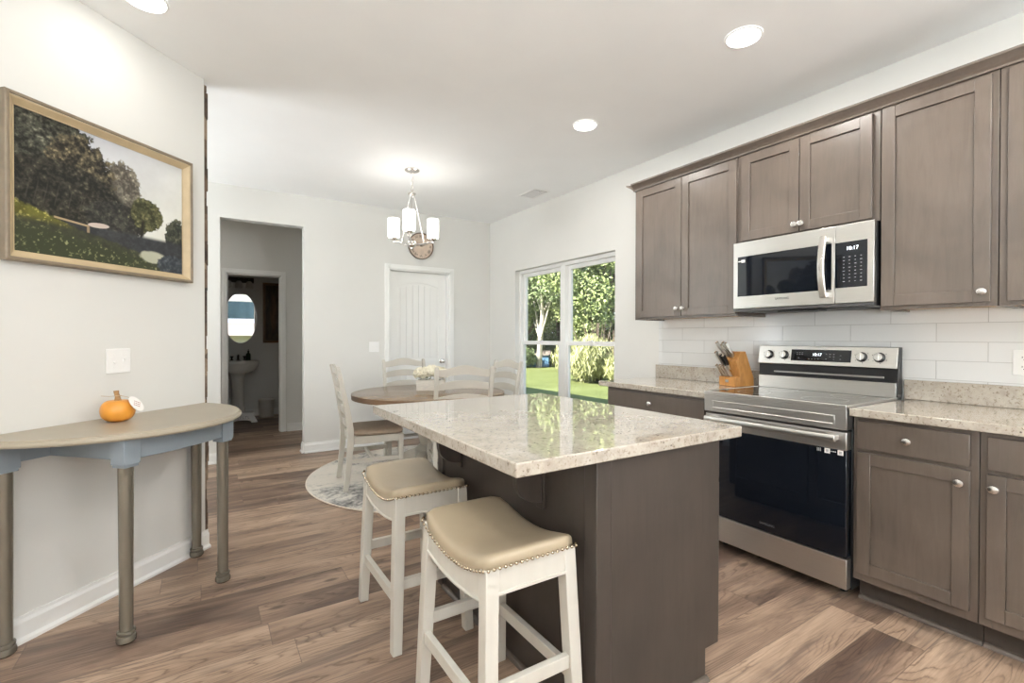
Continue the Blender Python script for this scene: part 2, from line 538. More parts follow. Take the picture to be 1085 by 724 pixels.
M['shingle'] = mat_plain('brown_shingles', (0.26, 0.22, 0.19), 0.9, var=0.2, vscale=14)
M['glass'] = mat_glass_pane()
M['exterior'] = mat_plain('exterior_siding', (0.60, 0.58, 0.53), 0.8, var=0.05)


# ------------------------------------------------------------------ mesh builder
class B:
    def __init__(self, mtx=None):
        self.v, self.f, self.mi = [], [], []
        self.m = mtx
        self.cur = 0

    def add(self, vs, fs):
        n = len(self.v)
        if self.m is not None:
            vs = [self.m @ Vector(p) for p in vs]
        self.v += [tuple(p) for p in vs]
        for f in fs:
            self.f.append(tuple(i + n for i in f))
            self.mi.append(self.cur)
        return self

    def box(self, x0, x1, y0, y1, z0, z1):
        x0, x1 = min(x0, x1), max(x0, x1)
        y0, y1 = min(y0, y1), max(y0, y1)
        z0, z1 = min(z0, z1), max(z0, z1)
        vs = [(x0, y0, z0), (x1, y0, z0), (x1, y1, z0), (x0, y1, z0), (x0, y0, z1), (x1, y0, z1), (x1, y1, z1), (x0, y1, z1)]
        return self.add(vs, [(0, 3, 2, 1), (4, 5, 6, 7), (0, 1, 5, 4), (1, 2, 6, 5), (2, 3, 7, 6), (3, 0, 4, 7)])

    def prism(self, poly, axis, a0, a1):
        # poly of 2D points; axis x: (y,z), y: (x,z), z: (x,y)
        def P(p, a):
            return {'x': (a, p[0], p[1]), 'y': (p[0], a, p[1]), 'z': (p[0], p[1], a)}[axis]
        n = len(poly)
        vs = [P(p, a0) for p in poly] + [P(p, a1) for p in poly]
        fs = [tuple(range(n))[::-1], tuple(range(n, 2 * n))]
        fs += [(i, (i + 1) % n, n + (i + 1) % n, n + i) for i in range(n)]
        return self.add(vs, fs)

    def loft(self, rings, caps=True, close=False):
        n = len(rings[0])
        vs = [p for r in rings for p in r]
        fs = []
        m = len(rings)
        for k in range(m if close else m - 1):
            a, c = k * n, ((k + 1) % m) * n
            fs += [(a + i, a + (i + 1) % n, c + (i + 1) % n, c + i) for i in range(n)]
        if caps and not close:
            fs += [tuple(range(n))[::-1], tuple(range((m - 1) * n, m * n))]
        return self.add(vs, fs)

    def bar(self, p0, p1, w, d, w1=None, d1=None, up=(0, 0, 1)):
        # tapered square bar between two points; w along the side axis, d along the other
        p0, p1 = Vector(p0), Vector(p1)
        t = (p1 - p0).normalized()
        u = Vector(up)
        if abs(t.dot(u)) > 0.95:
            u = Vector((0, 1, 0))
        a = t.cross(u).normalized()
        c = a.cross(t).normalized()
        w1, d1 = w1 or w, d1 or d
        R = []
        for p, ww, dd in ((p0, w, d), (p1, w1, d1)):
            R.append([p - a * ww / 2 - c * dd / 2, p + a * ww / 2 - c * dd / 2, p + a * ww / 2 + c * dd / 2, p - a * ww / 2 + c * dd / 2])
        return self.loft(R)

    def vpost(self, pts, wx, wy):
        # post through points, horizontal rectangular sections
        R = []
        for i, p in enumerate(pts):
            a = wx[i] if isinstance(wx, (list, tuple)) else wx
            c = wy[i] if isinstance(wy, (list, tuple)) else wy
            R.append([(p[0] - a / 2, p[1] - c / 2, p[2]), (p[0] + a / 2, p[1] - c / 2, p[2]), (p[0] + a / 2, p[1] + c / 2, p[2]), (p[0] - a / 2, p[1] + c / 2, p[2])])
        return self.loft(R)

    def tube(self, pts, r, n=10, close=False):
        pts = [Vector(p) for p in pts]
        R = []
        prev = None
        L = len(pts)
        for i, p in enumerate(pts):
            if close:
                t = (pts[(i + 1) % L] - pts[i - 1]).normalized()
            else:
                t = (pts[min(i + 1, L - 1)] - pts[max(i - 1, 0)]).normalized()
            if prev is None:
                u = Vector((0, 0, 1)) if abs(t.z) < 0.9 else Vector((1, 0, 0))
                a = t.cross(u).normalized()
            else:
                a = (prev - t * prev.dot(t)).normalized()
            prev = a
            c = t.cross(a)
            rr = r[i] if isinstance(r, (list, tuple)) else r
            R.append([p + (a * math.cos(2 * PI * k / n) + c * math.sin(2 * PI * k / n)) * rr for k in range(n)])
        return self.loft(R, close=close)

    def lathe(self, prof, o=(0, 0, 0), n=24, axis='z', sx=1.0, sy=1.0):
        # prof: (r, h) pairs; a ring at each
        rings = []
        for r, h in prof:
            ring = []
            for k in range(n):
                a = 2 * PI * k / n
                x, y = r * math.cos(a) * sx, r * math.sin(a) * sy
                if axis == 'z':
                    q = (o[0] + x, o[1] + y, o[2] + h)
                elif axis == 'x':
                    q = (o[0] + h, o[1] + x, o[2] + y)
                else:
                    q = (o[0] + y, o[1] + h, o[2] + x)
                ring.append(q)
            rings.append(ring)
        return self.loft(rings)

    def disc_prism(self, o, r, h0, h1, axis, n=32, rz=None):
        return self.lathe([(r, h0), (r, h1)], o, n, axis)

    def build(self, name, mats, parent=None, bevel=0.0, smooth=True, seg=2, angle=35, local=False):
        me = bpy.data.meshes.new(name)
        vs = self.v
        if parent is not None and not local:
            r = parent
            while r.parent:
                r = r.parent
            off = r.location
            vs = [(p[0] - off.x, p[1] - off.y, p[2] - off.z) for p in vs]
        me.from_pydata(vs, [], self.f)
        mats = mats if isinstance(mats, (list, tuple)) else [mats]
        for m in mats:
            me.materials.append(m)
        if len(mats) > 1:
            me.polygons.foreach_set('material_index', self.mi)
        bm = bmesh.new()
        bm.from_mesh(me)
        bmesh.ops.recalc_face_normals(bm, faces=bm.faces)
        bm.to_mesh(me)
        bm.free()
        if smooth:
            me.polygons.foreach_set('use_smooth', [True] * len(me.polygons))
            me.set_sharp_from_angle(angle=math.radians(angle))
        o = bpy.data.objects.new(name, me)
        COL.objects.link(o)
        if parent is not None:
            o.parent = parent
        if bevel:
            b = o.modifiers.new('bevel', 'BEVEL')
            b.width = bevel
            b.segments = seg
            b.limit_method = 'ANGLE'
            b.angle_limit = math.radians(40)
        return o


def tag(o, label=None, cat=None, group=None, kind=None):
    if label:
        o['label'] = label
    if cat:
        o['category'] = cat
    if group:
        o['group'] = group
    if kind:
        o['kind'] = kind
    return o


def thing(name, loc, label, cat, group=None, rz=0.0):
    o = bpy.data.objects.new(name, None)
    o.empty_display_size = 0.05
    COL.objects.link(o)
    o.location = loc
    o.rotation_euler = (0, 0, rz)
    return tag(o, label, cat, group)


def struct(o):
    return tag(o, kind='structure')


def copy_tree(o, parent=None):
    c = o.copy()
    COL.objects.link(c)
    if parent is not None:
        c.parent = parent
    for ch in [x for x in bpy.data.objects if x.parent is o]:
        copy_tree(ch, c)
    return c


def text_mesh(name, body, size, mat, parent, mtx, depth=0.0006, align='CENTER'):
    cu = bpy.data.curves.new(name, 'FONT')
    cu.body = body
    cu.size = size
    cu.align_x = align
    cu.align_y = 'CENTER'
    cu.extrude = depth
    tmp = bpy.data.objects.new(name + '_tmp', cu)
    COL.objects.link(tmp)
    dg = bpy.context.evaluated_depsgraph_get()
    me = bpy.data.meshes.new_from_object(tmp.evaluated_get(dg))
    bpy.data.objects.remove(tmp)
    me.transform(mtx)
    r = parent
    while r.parent:
        r = r.parent
    me.transform(Matrix.Translation(-r.location))
    me.materials.clear()
    me.materials.append(mat)
    o = bpy.data.objects.new(name, me)
    COL.objects.link(o)
    o.parent = parent
    return o


def frame_mtx(origin, xdir, ydir):
    x = Vector(xdir).normalized()
    y = Vector(ydir).normalized()
    z = x.cross(y)
    return Matrix(((x.x, y.x, z.x, origin[0]), (x.y, y.y, z.y, origin[1]), (x.z, y.z, z.z, origin[2]), (0, 0, 0, 1)))


# ------------------------------------------------------------------ room shell
ZC = 2.743
XR = 3.181
YF = 5.514
LD = 2.3592
WT = 2.365            # where the angled wall ends, measured along it
WX0, WX1 = -S2 * LD, S2 * LD


def wl(t, out=0.0, z=0.0):
    """point on the angled wall: t along it, out from its face into the room"""
    return (WX0 + S2 * (t + out), WX1 + S2 * (t - out), z)


WM = Matrix(((S2, S2, 0, WX0), (S2, -S2, 0, WX1), (0, 0, 1, 0), (0, 0, 0, 1)))   # local (t, out, z) -> world

b = B()
b.box(-3.0, XR + 0.16, -3.6, 8.8, -0.06, 0.0)
floor = struct(b.build('floor', M['floor']))
b = B()
b.box(-3.0, XR + 0.16, -3.6, 8.8, ZC, 3.05)
struct(b.build('ceiling', M['ceiling']))

# window wall: opening y 3.22-4.90, z 0.31-2.045
WY0, WY1, WZ0, WZ1 = 3.215, 4.900, 0.31, 2.048
b = B()
b.box(XR, XR + 0.15, -3.6, WY0, 0, ZC)
b.box(XR, XR + 0.15, WY1, 8.8, 0, ZC)
b.box(XR, XR + 0.15, WY0, WY1, 0, WZ0)
b.box(XR, XR + 0.15, WY0, WY1, WZ1, ZC)
struct(b.build('wall_right', M['wall']))
# far wall: hall opening x .133-.897 to z 2.415, door x 1.83-2.59 to 2.045
b = B()
b.box(-3.0, 0.133, YF, YF + 0.115, 0, ZC)
b.box(0.133, 0.897, YF, YF + 0.115, 2.415, ZC)
b.box(0.897, 1.828, YF, YF + 0.115, 0, ZC)
b.box(1.828, 2.592, YF, YF + 0.115, 2.042, ZC)
b.box(2.592, XR, YF, YF + 0.115, 0, ZC)
struct(b.build('wall_far', M['wall']))
# angled wall with the painting
b = B(WM)
b.box(-0.62, WT, -0.14, 0.0, 0, ZC)
struct(b.build('wall_left', M['wall'], bevel=0.004))
# stacked stone facing on the far end of the angled wall
b = B(WM)
z = 0.02
while z < ZC - 0.05:
    h = random.uniform(0.07, 0.17)
    z1 = min(z + h, ZC - 0.03)
    d = random.uniform(0.022, 0.034)
    s0 = random.uniform(-0.010, 0.0)
    b.box(WT - 0.002, WT + d, -0.14, -0.002 + s0, z, z1 + 0.001)
    z = z1
struct(b.build('wall_stone', M['stone'], bevel=0.004))
# the rest of the shell, behind the camera
b = B()
b.box(-2.25, -2.10, -3.6, 1.35, 0, ZC)
struct(b.build('wall_side', M['wall']))
b = B()
RX0, RX1, RZ0, RZ1 = 0.0, 2.2, 0.9, 1.98
b.box(-2.25, RX0, -3.6, -3.45, 0, ZC)
b.box(RX1, XR, -3.6, -3.45, 0, ZC)
b.box(RX0, RX1, -3.6, -3.45, 0, RZ0)
b.box(RX0, RX1, -3.6, -3.45, RZ1, ZC)
struct(b.build('wall_rear', M['wall']))
b = B()
b.box(-3.0, -2.88, 1.3, 8.8, 0, ZC)
b.box(-3.0, -2.10, 1.23, 1.35, 0, ZC)
struct(b.build('wall_den', M['wall']))
# hall and powder room
HY = 6.93
b = B()
b.box(-3.0, 0.235, HY, HY + 0.115, 0, ZC)
b.box(0.845, 1.80, HY, HY + 0.115, 0, ZC)
b.box(0.235, 0.845, HY, HY + 0.115, 2.035, ZC)
b.box(1.80, 1.92, YF + 0.115, HY + 0.115, 0, ZC)
b.box(-1.20, -1.08, YF + 0.115, HY, 0, ZC)
struct(b.build('wall_hall', M['wall']))
PY = 8.58
b = B()
b.box(-0.6, 1.6, PY, PY + 0.1, 0, ZC)
b.box(-0.7, -0.6, HY + 0.115, PY + 0.1, 0, ZC)
b.box(1.5, 1.6, HY + 0.115, PY, 0, ZC)
struct(b.build('wall_bathroom', M['wall']))


# baseboards: profile extruded along a run
def baseboard(name, p0, p1, nrm, h=0.105, th=0.014):
    p0, p1, n = Vector((*p0, 0)), Vector((*p1, 0)), Vector((*nrm, 0)).normalized()
    prof = [(0, 0), (th + 0.012, 0), (th + 0.012, 0.012), (th, 0.022), (th, h - 0.025), (th * 0.55, h - 0.012), (th * 0.5, h), (0, h)]
    R = []
    for p in (p0, p1):
        R.append([p + n * (o + 0.0005) + Vector((0, 0, z)) for o, z in prof])
    b = B()
    b.loft(R)
    return struct(b.build(name, M['trim'], smooth=False))


baseboard('baseboard_left', wl(-0.6)[:2], wl(WT + 0.012)[:2], (S2, -S2))
baseboard('baseboard_far', (0.897 + 0.0, YF), (1.765, YF), (0, -1))
baseboard('baseboard_corner', (2.655, YF), (XR, YF), (0, -1))
baseboard('baseboard_den', (-2.8, YF), (0.133, YF), (0, -1))
baseboard('baseboard_right', (XR, 2.75), (XR, YF), (-1, 0))
baseboard('baseboard_hall', (0.92, HY), (1.80, HY), (0, -1))
baseboard('baseboard_jamb', (0.897, YF + 0.0), (0.897, YF + 0.115), (-1, 0))
baseboard('baseboard_bathroom', (-0.6, PY), (1.5, PY), (0, -1))


def casing(b, x0, x1, zt, yface, w=0.058, th=0.018):
    # flat casing with a stepped inner bead around an opening in a wall facing -y
    for xa, xb in ((x0 - w, x0), (x1, x1 + w)):
        b.box(xa, xb, yface - th, yface, 0, zt + w)
    b.box(x0, x1, yface - th, yface, zt, zt + w)
    for xa, xb in ((x0 - w * 0.4, x0 - 0.004), (x1 + 0.004, x1 + w * 0.4)):
        b.box(xa, xb, yface - th - 0.005, yface - th, 0, zt + w * 0.4)
    b.box(x0 - w * 0.4, x1 + w * 0.4, yface - th - 0.005, yface - th, zt + 0.004, zt + w * 0.4)


# --- door_1, closed two-panel plank door in the far wall
DX0, DX1, DZ = 1.845, 2.575, 2.028
b = B()
casing(b, 1.828, 2.592, 2.042, YF)
b.box(1.828, 1.842, YF, YF + 0.115, 0, 2.042)
b.box(2.578, 2.592, YF, YF + 0.115, 0, 2.042)
b.box(1.828, 2.592, YF, YF + 0.115, 2.030, 2.042)
struct(b.build('trim_1', M['trim'], bevel=0.002))
door1 = thing('door_1', ((DX0 + DX1) / 2, YF + 0.06, 0), 'white two panel plank door with arched upper panel', 'door')
tag(door1, kind='structure')
ys = YF + 0.062
b = B()
b.box(DX0, DX1, ys + 0.012, ys + 0.04, 0.008, DZ)          # sunk field
st = 0.105
b.box(DX0, DX0 + st, ys, ys + 0.012, 0.008, DZ)
b.box(DX1 - st, DX1, ys, ys + 0.012, 0.008, DZ)
b.box(DX0 + st, DX1 - st, ys, ys + 0.012, 0.008, 0.20)
b.box(DX0 + st, DX1 - st, ys, ys + 0.012, 0.83, 0.965)
# arched top rail
xa, xb = DX0 + st, DX1 - st
arc = [(xa + (xb - xa) * i / 14, 1.855 + 0.05 * math.sin(PI * i / 14)) for i in range(15)]
b.prism(arc + [(xb, DZ), (xa, DZ)], 'y', ys, ys + 0.012)
# raised plank panels
m_ = 0.028
npl = 6
for k in range(npl):
    x0 = xa + m_ + (xb - xa - 2 * m_) * k / npl + 0.002
    x1 = xa + m_ + (xb - xa - 2 * m_) * (k + 1) / npl - 0.002
    xm0, xm1 = (x0 - xa) / (xb - xa), (x1 - xa) / (xb - xa)
    t0, t1 = 1.855 - m_ + 0.05 * math.sin(PI * xm0), 1.855 - m_ + 0.05 * math.sin(PI * xm1)
    b.prism([(x0, 0.965 + m_), (x1, 0.965 + m_), (x1, t1), (x0, t0)], 'y', ys + 0.004, ys + 0.013)
    b.box(x0, x1, ys + 0.004, ys + 0.013, 0.20 + m_, 0.83 - m_)
b.build('door_leaf', M['trim'], door1, bevel=0.002)
b = B()
kx, kz = DX1 - 0.062, 0.945
b.lathe([(0.031, 0.0), (0.031, -0.008), (0.012, -0.012), (0.011, -0.032), (0.020, -0.040), (0.027, -0.052), (0.025, -0.066), (0.012, -0.072)], (kx, ys, kz), 20, 'y')
tag(b.build('door_knob', M['nickel'], door1), 'brushed nickel door knob')

# --- door_2, powder room door standing open, edge on to the hall
b = B()
casing(b, 0.235, 0.845, 2.035, HY)
b.box(0.235, 0.249, HY, HY + 0.115, 0, 2.035)
b.box(0.831, 0.845, HY, HY + 0.115, 0, 2.035)
b.box(0.235, 0.845, HY, HY + 0.115, 2.021, 2.035)
struct(b.build('trim_2', M['trim'], bevel=0.002))
door2 = thing('door_2', (0.24, HY + 0.13, 0), 'white powder room door standing open into the room', 'door')
tag(door2, kind='structure')
b = B()
b.box(0.168, 0.203, HY + 0.118, HY + 0.72, 0.01, 2.015)
for z0, z1 in ((0.22, 0.85), (1.0, 1.85)):
    b.box(0.203, 0.206, HY + 0.22, HY + 0.62, z0, z1)
b.build('door_leaf', M['trim'], door2, bevel=0.002)
for hz in (0.25, 1.05, 1.80):
    b = B()
    b.box(0.195, 0.249, HY + 0.1155, HY + 0.1178, hz - 0.045, hz + 0.045)
    b.tube([(0.222, HY + 0.122, hz - 0.045), (0.222, HY + 0.122, hz + 0.045)], 0.006, 8)
    b.build('hinge', M['nickel'], door2)

# --- window_1, a pair of white double-hung units set back in the wall
win = thing('window_1', (XR + 0.08, (WY0 + WY1) / 2, WZ0), 'pair of white double hung windows over the garden', 'window')
tag(win, kind='structure')
XF = XR + 0.062
b = B()
# drywall-return lining is the wall itself; unit frames and mullion
fw = 0.038
b.box(XF, XF + 0.075, WY0, WY1, WZ1 - fw, WZ1)
b.box(XF - 0.02, XF + 0.075, WY0, WY1, WZ0, WZ0 + fw)
for y0, y1 in ((WY0, WY0 + fw), (WY1 - fw, WY1), (4.015, 4.100)):
    b.box(XF, XF + 0.075, y0, y1, WZ0 + fw, WZ1 - fw)
b.build('window_frame', M['trim'], win, bevel=0.002)
MR = 1.165
for ya, yb in ((WY0 + fw, 4.015), (4.100, WY1 - fw)):
    sw = 0.042
    # upper sash (outer track) and lower sash (inner track)
    for z0, z1, x0 in ((MR - 0.005, WZ1 - fw, XF + 0.042), (WZ0 + fw, MR + 0.035, XF + 0.008)):
        b = B()
        b.box(x0, x0 + 0.03, ya, ya + sw, z0, z1)
        b.box(x0, x0 + 0.03, yb - sw, yb, z0, z1)
        b.box(x0, x0 + 0.03, ya + sw, yb - sw, z0, z0 + sw)
        b.box(x0, x0 + 0.03, ya + sw, yb - sw, z1 - sw, z1)
        sash = b.build('sash', M['trim'], win, bevel=0.002)
        b = B()
        b.box(x0 + 0.013, x0 + 0.017, ya + sw, yb - sw, z0 + sw, z1 - sw)
        b.build('glass_pane', M['glass'], sash, smooth=False)
    b = B()
    ym = (ya + yb) / 2
    b.box(XF + 0.004, XF + 0.03, ym - 0.03, ym + 0.03, MR + 0.035, MR + 0.045)
    b.build('sash_lock', M['white_pl'], win, bevel=0.002)
# sill board
b = B()
b.box(XR - 0.012, XF, WY0 - 0.0, WY1 + 0.0, WZ0 - 0.002, WZ0 + 0.012)
b.build('sill', M['trim'], win, bevel=0.003)

# --- window_2 behind the camera
win2 = thing('window_2', (1.1, -3.5, RZ0), 'white rear window behind the kitchen', 'window')
tag(win2, kind='structure')
b = B()
for xa, xb in ((RX0, RX0 + 0.05), (RX1 - 0.05, RX1)):
    b.box(xa, xb, -3.54, -3.48, RZ0, RZ1)
b.box(RX0, RX1, -3.54, -3.48, RZ0, RZ0 + 0.05)
b.box(RX0, RX1, -3.54, -3.48, RZ1 - 0.05, RZ1)
b.build('window_frame', M['trim'], win2, bevel=0.002)
b = B()
R_ = []
n_ = 40
for k in range(n_ + 1):
    x = RX0 - 0.15 + (RX1 - RX0 + 0.3) * k / n_
    y = -3.40 + 0.02 * math.sin(k * 1.3)
    R_.append([(x, y, 1.93), (x, y + 0.008, 1.93), (x, y + 0.008, 2.56), (x, y, 2.56)])
b.loft(R_)
val = b.build('window_valance', M['teal'])
tag(val, 'dark teal valance hung over the rear window', 'valance')

# --- tiled backsplash
b = B()
b.box(XR - 0.008, XR - 0.0005, -1.2, 2.70, 0.916, 1.40)
struct(b.build('wall_tile', M['tile'], smooth=False))


# ------------------------------------------------------------------ cabinets along the window wall
def shaker(b, xf, y0, y1, z0, z1, fr=0.055, th=0.019):
    """shaker door or slab: front face at xf (faces -x)"""
    b.box(xf, xf + th, y0, y0 + fr, z0, z1)
    b.box(xf, xf + th, y1 - fr, y1, z0, z1)
    b.box(xf, xf + th, y0 + fr, y1 - fr, z0, z0 + fr)
    b.box(xf, xf + th, y0 + fr, y1 - fr, z1 - fr, z1)
    b.box(xf + 0.010, xf + th - 0.001, y0 + fr, y1 - fr, z0 + fr, z1 - fr)


def knob(parent, xf, y, z):
    b = B()
    b.lathe([(0.008, 0.0), (0.006, -0.006), (0.006, -0.012), (0.011, -0.014), (0.0180, -0.018), (0.0190, -0.023), (0.0165, -0.028), (0.007, -0.031)],
            (xf, y, z), 20, 'x', sx=1.0, sy=0.88)
    return tag(b.build('knob', M['nickel'], parent), 'oval brushed nickel knob')


def upper_cabinet(label, y0, y1, z0, z1, doors, xb=2.850):
    t = thing('upper_cabinet', (XR, (y0 + y1) / 2, z0), label, 'cabinet', 'upper kitchen cabinets')
    b = B()
    e = 0.001
    ya, yb = y0 + e, y1 - e
    # carcass with a recessed raw underside and a face frame
    b.box(xb + 0.019, XR - 0.001, ya, ya + 0.016, z0, z1)
    b.box(xb + 0.019, XR - 0.001, yb - 0.016, yb, z0, z1)
    b.box(xb + 0.019, XR - 0.001, ya, yb, z1 - 0.016, z1)
    b.box(XR - 0.012, XR - 0.001, ya, yb, z0 + 0.012, z1)
    b.box(xb, xb + 0.019, ya, ya + 0.036, z0, z1)
    b.box(xb, xb + 0.019, yb - 0.036, yb, z0, z1)
    b.box(xb, xb + 0.019, ya + 0.036, yb - 0.036, z0, z0 + 0.036)
    b.box(xb, xb + 0.019, ya + 0.036, yb - 0.036, z1 - 0.036, z1)
    b.build('carcass', M['cab'], t, bevel=0.0012)
    b = B()
    b.box(xb + 0.019, XR - 0.012, ya + 0.016, yb - 0.016, z0 + 0.012, z0 + 0.024)
    tag(b.build('bottom_panel', M['cab_in'], t), 'unfinished orange wood underside')
    for (a, c, za, zb, ky, kz) in doors:
        b = B()
        shaker(b, xb - 0.0205, a, c, za, zb, 0.054)
        d = b.build('door', M['cab'], t, bevel=0.0016)
        if ky is not None:
            knob(d, xb - 0.0205, ky, kz)
    return t


UZ0, UZ1 = 1.378, 2.385
upper_cabinet('taupe upper cabinet with two tall doors nearest the garden window', 1.800, 2.660, UZ0, UZ1,
              [(2.217, 2.628, 1.393, 2.370, 2.243, 1.447), (1.801, 2.212, 1.393, 2.370, 2.190, 1.446)])
upper_cabinet('short taupe two door cabinet over the microwave', 1.036, 1.799, 1.828, UZ1,
              [(1.421, 1.766, 1.843, 2.370, 1.436, 1.882), (1.068, 1.416, 1.843, 2.370, 1.400, 1.882)])
upper_cabinet('taupe upper cabinet with one wide door beside the microwave', 0.610, 1.035, UZ0, UZ1,
              [(0.632, 1.046 - 0.02, 1.396, 2.370, 0.653, 1.440)])
upper_cabinet('taupe upper cabinet cut off by the edge of the view', -0.10, 0.609, UZ0, UZ1,
              [(0.262, 0.580, 1.396, 2.370, 0.285, 1.440), (-0.07, 0.255, 1.396, 2.370, 0.235, 1.440)])
# crown along the cabinet tops, returned at the window end
crown = [(2.846, 2.383), (2.838, 2.383), (2.836, 2.392), (2.826, 2.404), (2.808, 2.418), (2.799, 2.424), (2.797, 2.434), (2.846, 2.434)]
b = B()
b.prism(crown, 'y', -0.10, 2.664)
ret = [(2.664 - 0.002, 2.383), (2.664 + 0.008, 2.383), (2.664 + 0.010, 2.392), (2.664 + 0.020, 2.404), (2.664 + 0.038, 2.418), (2.664 + 0.047, 2.424), (2.664 + 0.049, 2.434), (2.662, 2.434)]
R_ = []
for i, (yy, zz) in enumerate(ret):
    pass
b.loft([[(2.846 - (yy - 2.664) if yy > 2.664 else 2.846, yy, zz) for yy, zz in ret], [(XR - 0.001, yy, zz) for yy, zz in ret]])
b.box(2.846, XR - 0.001, -0.10, 2.662, 2.3855, 2.434)
cr_ = b.build('crown_molding', M['cab'], None, smooth=False)
tag(cr_, 'taupe crown molding running along the upper cabinet tops', 'molding')


def base_cabinet(label, y0, y1, fronts, end=None, xb=2.570):
    t = thing('base_cabinet', (XR, (y0 + y1) / 2, 0), label, 'cabinet', 'base kitchen cabinets')
    b = B()
    ya, yb = y0 + 0.001, y1 - 0.001
    z0, z1 = 0.112, 0.876
    b.box(xb + 0.019, XR - 0.001, ya, ya + 0.016, z0, z1)
    b.box(xb + 0.019, XR - 0.001, yb - 0.016, yb, z0, z1)
    b.box(xb + 0.019, XR - 0.001, ya, yb, z0, z0 + 0.016)
    b.box(XR - 0.012, XR - 0.001, ya, yb, z0, z1)
    b.box(xb, xb + 0.019, ya, ya + 0.036, z0, z1)
    b.box(xb, xb + 0.019, yb - 0.036, yb, z0, z1)
    for za, zb in ((z0, z0 + 0.036), (0.690, 0.730), (z1 - 0.036, z1)):
        b.box(xb, xb + 0.019, ya + 0.036, yb - 0.036, za, zb)
    b.build('carcass', M['cab'], t, bevel=0.0012)
    b = B()
    b.box(xb + 0.072, XR - 0.001, ya, yb, 0.001, z0)
    b.build('toe_kick', M['cab_shaded'], t)
    b = B()
    R_ = []
    for yy in (ya, yb):
        R_.append([(xb + 0.0715 - 0.016 * math.cos(a) if a > 0 else xb + 0.055, yy, 0.001 + 0.018 * math.sin(a)) for a in [i * PI / 12 for i in range(7)]] + [(xb + 0.0715, yy, 0.001)])
    b.loft(R_)
    b.build('shoe_molding', M['cab'], t, smooth=False)
    for (kind, a, c, za, zb, ky, kz) in fronts:
        b = B()
        if kind == 'drawer':
            b.box(xb - 0.0205, xb - 0.0015, a, c, za, zb)
            d = b.build('drawer', M['cab'], t, bevel=0.003)
        else:
            shaker(b, xb - 0.0205, a, c, za, zb, 0.054)
            d = b.build('door', M['cab'], t, bevel=0.0016)
        if ky is not None:
            knob(d, xb - 0.0205, ky, kz)
    return t


base_cabinet('taupe base cabinet with drawer between range and garden window', 1.800, 2.668,
             [('drawer', 1.822, 2.648, 0.730, 0.856, 2.235, 0.793), ('door', 2.238, 2.648, 0.150, 0.712, 2.27, 0.66), ('door', 1.822, 2.232, 0.150, 0.712, 2.20, 0.66)])
base_cabinet('taupe base cabinet with drawer and one door beside the range', 0.598, 1.034,
             [('drawer', 0.622, 1.014, 0.728, 0.857, 0.820, 0.794), ('door', 0.622, 1.014, 0.152, 0.712, 0.651, 0.661)])
base_cabinet('taupe base cabinet with drawer and door cut off by the view edge', -0.16, 0.597,
             [('drawer', 0.226, 0.573, 0.728, 0.857, 0.40, 0.794), ('door', 0.226, 0.573, 0.152, 0.712, 0.550, 0.661),
              ('drawer', -0.14, 0.215, 0.728, 0.857, 0.04, 0.794), ('door', -0.14, 0.215, 0.152, 0.712, 0.19, 0.661)])


def counter(label, y0, y1, name='countertop'):
    t = thing(name, (2.85, (y0 + y1) / 2, 0.877), label, 'countertop', 'granite wall countertops')
    b = B()
    b.box(2.518, XR - 0.009, y0, y1, 0.877, 0.914)
    b.build('slab', M['granite'], t, bevel=0.004)
    b = B()
    b.box(XR - 0.030, XR - 0.009, y0 + (0.0 if y0 > 1 else 0.0), min(y1, 2.715), 0.9145, 1.018)
    b.build('backsplash_strip', M['granite'], t, bevel=0.002)
    return t


counter('speckled granite countertop between range and garden window', 1.800, 2.715)
counter('speckled granite countertop beside the range at the view edge', -0.16, 1.034)

# outlet on the tile
t = thing('wall_outlet', (XR - 0.009, 0.59, 1.127), 'white outlet on the tile backsplash above the granite strip', 'outlet')
b = B()
b.box(XR - 0.014, XR - 0.0082, 0.552, 0.628, 1.068, 1.186)
b.build('cover_plate', M['white_pl'], t, bevel=0.002)
for zz in (1.105, 1.149):
    b = B()
    b.lathe([(0.0165, 0), (0.0165, -0.002)], (XR - 0.014, 0.59, zz), 20, 'x')
    o_ = b.build('socket', M['white_pl'], t)
    b = B()
    b.box(XR - 0.0166, XR - 0.0161, 0.582, 0.584, zz - 0.001, zz + 0.007)
    b.box(XR - 0.0166, XR - 0.0161, 0.595, 0.597, zz - 0.001, zz + 0.007)
    b.lathe([(0.0022, 0), (0.0022, -0.0006)], (XR - 0.016, 0.59, zz - 0.008), 8, 'x')
    b.build('slots', M['slot'], o_)

# ------------------------------------------------------------------ range
RY0, RY1 = 1.040, 1.794
rg = thing('range', (2.85, (RY0 + RY1) / 2, 0), 'stainless steel electric range with black glass oven door', 'range')
b = B()
b.box(2.575, XR - 0.035, RY0, RY1, 0.045, 0.912)
for yy in (RY0 + 0.06, RY1 - 0.06):
    for xx in (2.64, 3.08):
        b.lathe([(0.018, 0.001), (0.018, 0.045)], (xx, yy, 0), 12)
b.build('body', M['black'], rg, bevel=0.003)
b = B()
b.box(2.525, XR - 0.075, RY0 + 0.004, RY1 - 0.004, 0.9125, 0.922)
ct = b.build('cooktop', M['cooktop_glass'], rg, bevel=0.002)
b = B()
b.box(2.506, 2.526, RY0, RY1, 0.905, 0.925)
b.box(2.526, XR - 0.075, RY0, RY0 + 0.0055, 0.9125, 0.925)
b.box(2.526, XR - 0.075, RY1 - 0.0055, RY1, 0.9125, 0.925)
b.build('cooktop_rim', M['steel'], rg, bevel=0.002)
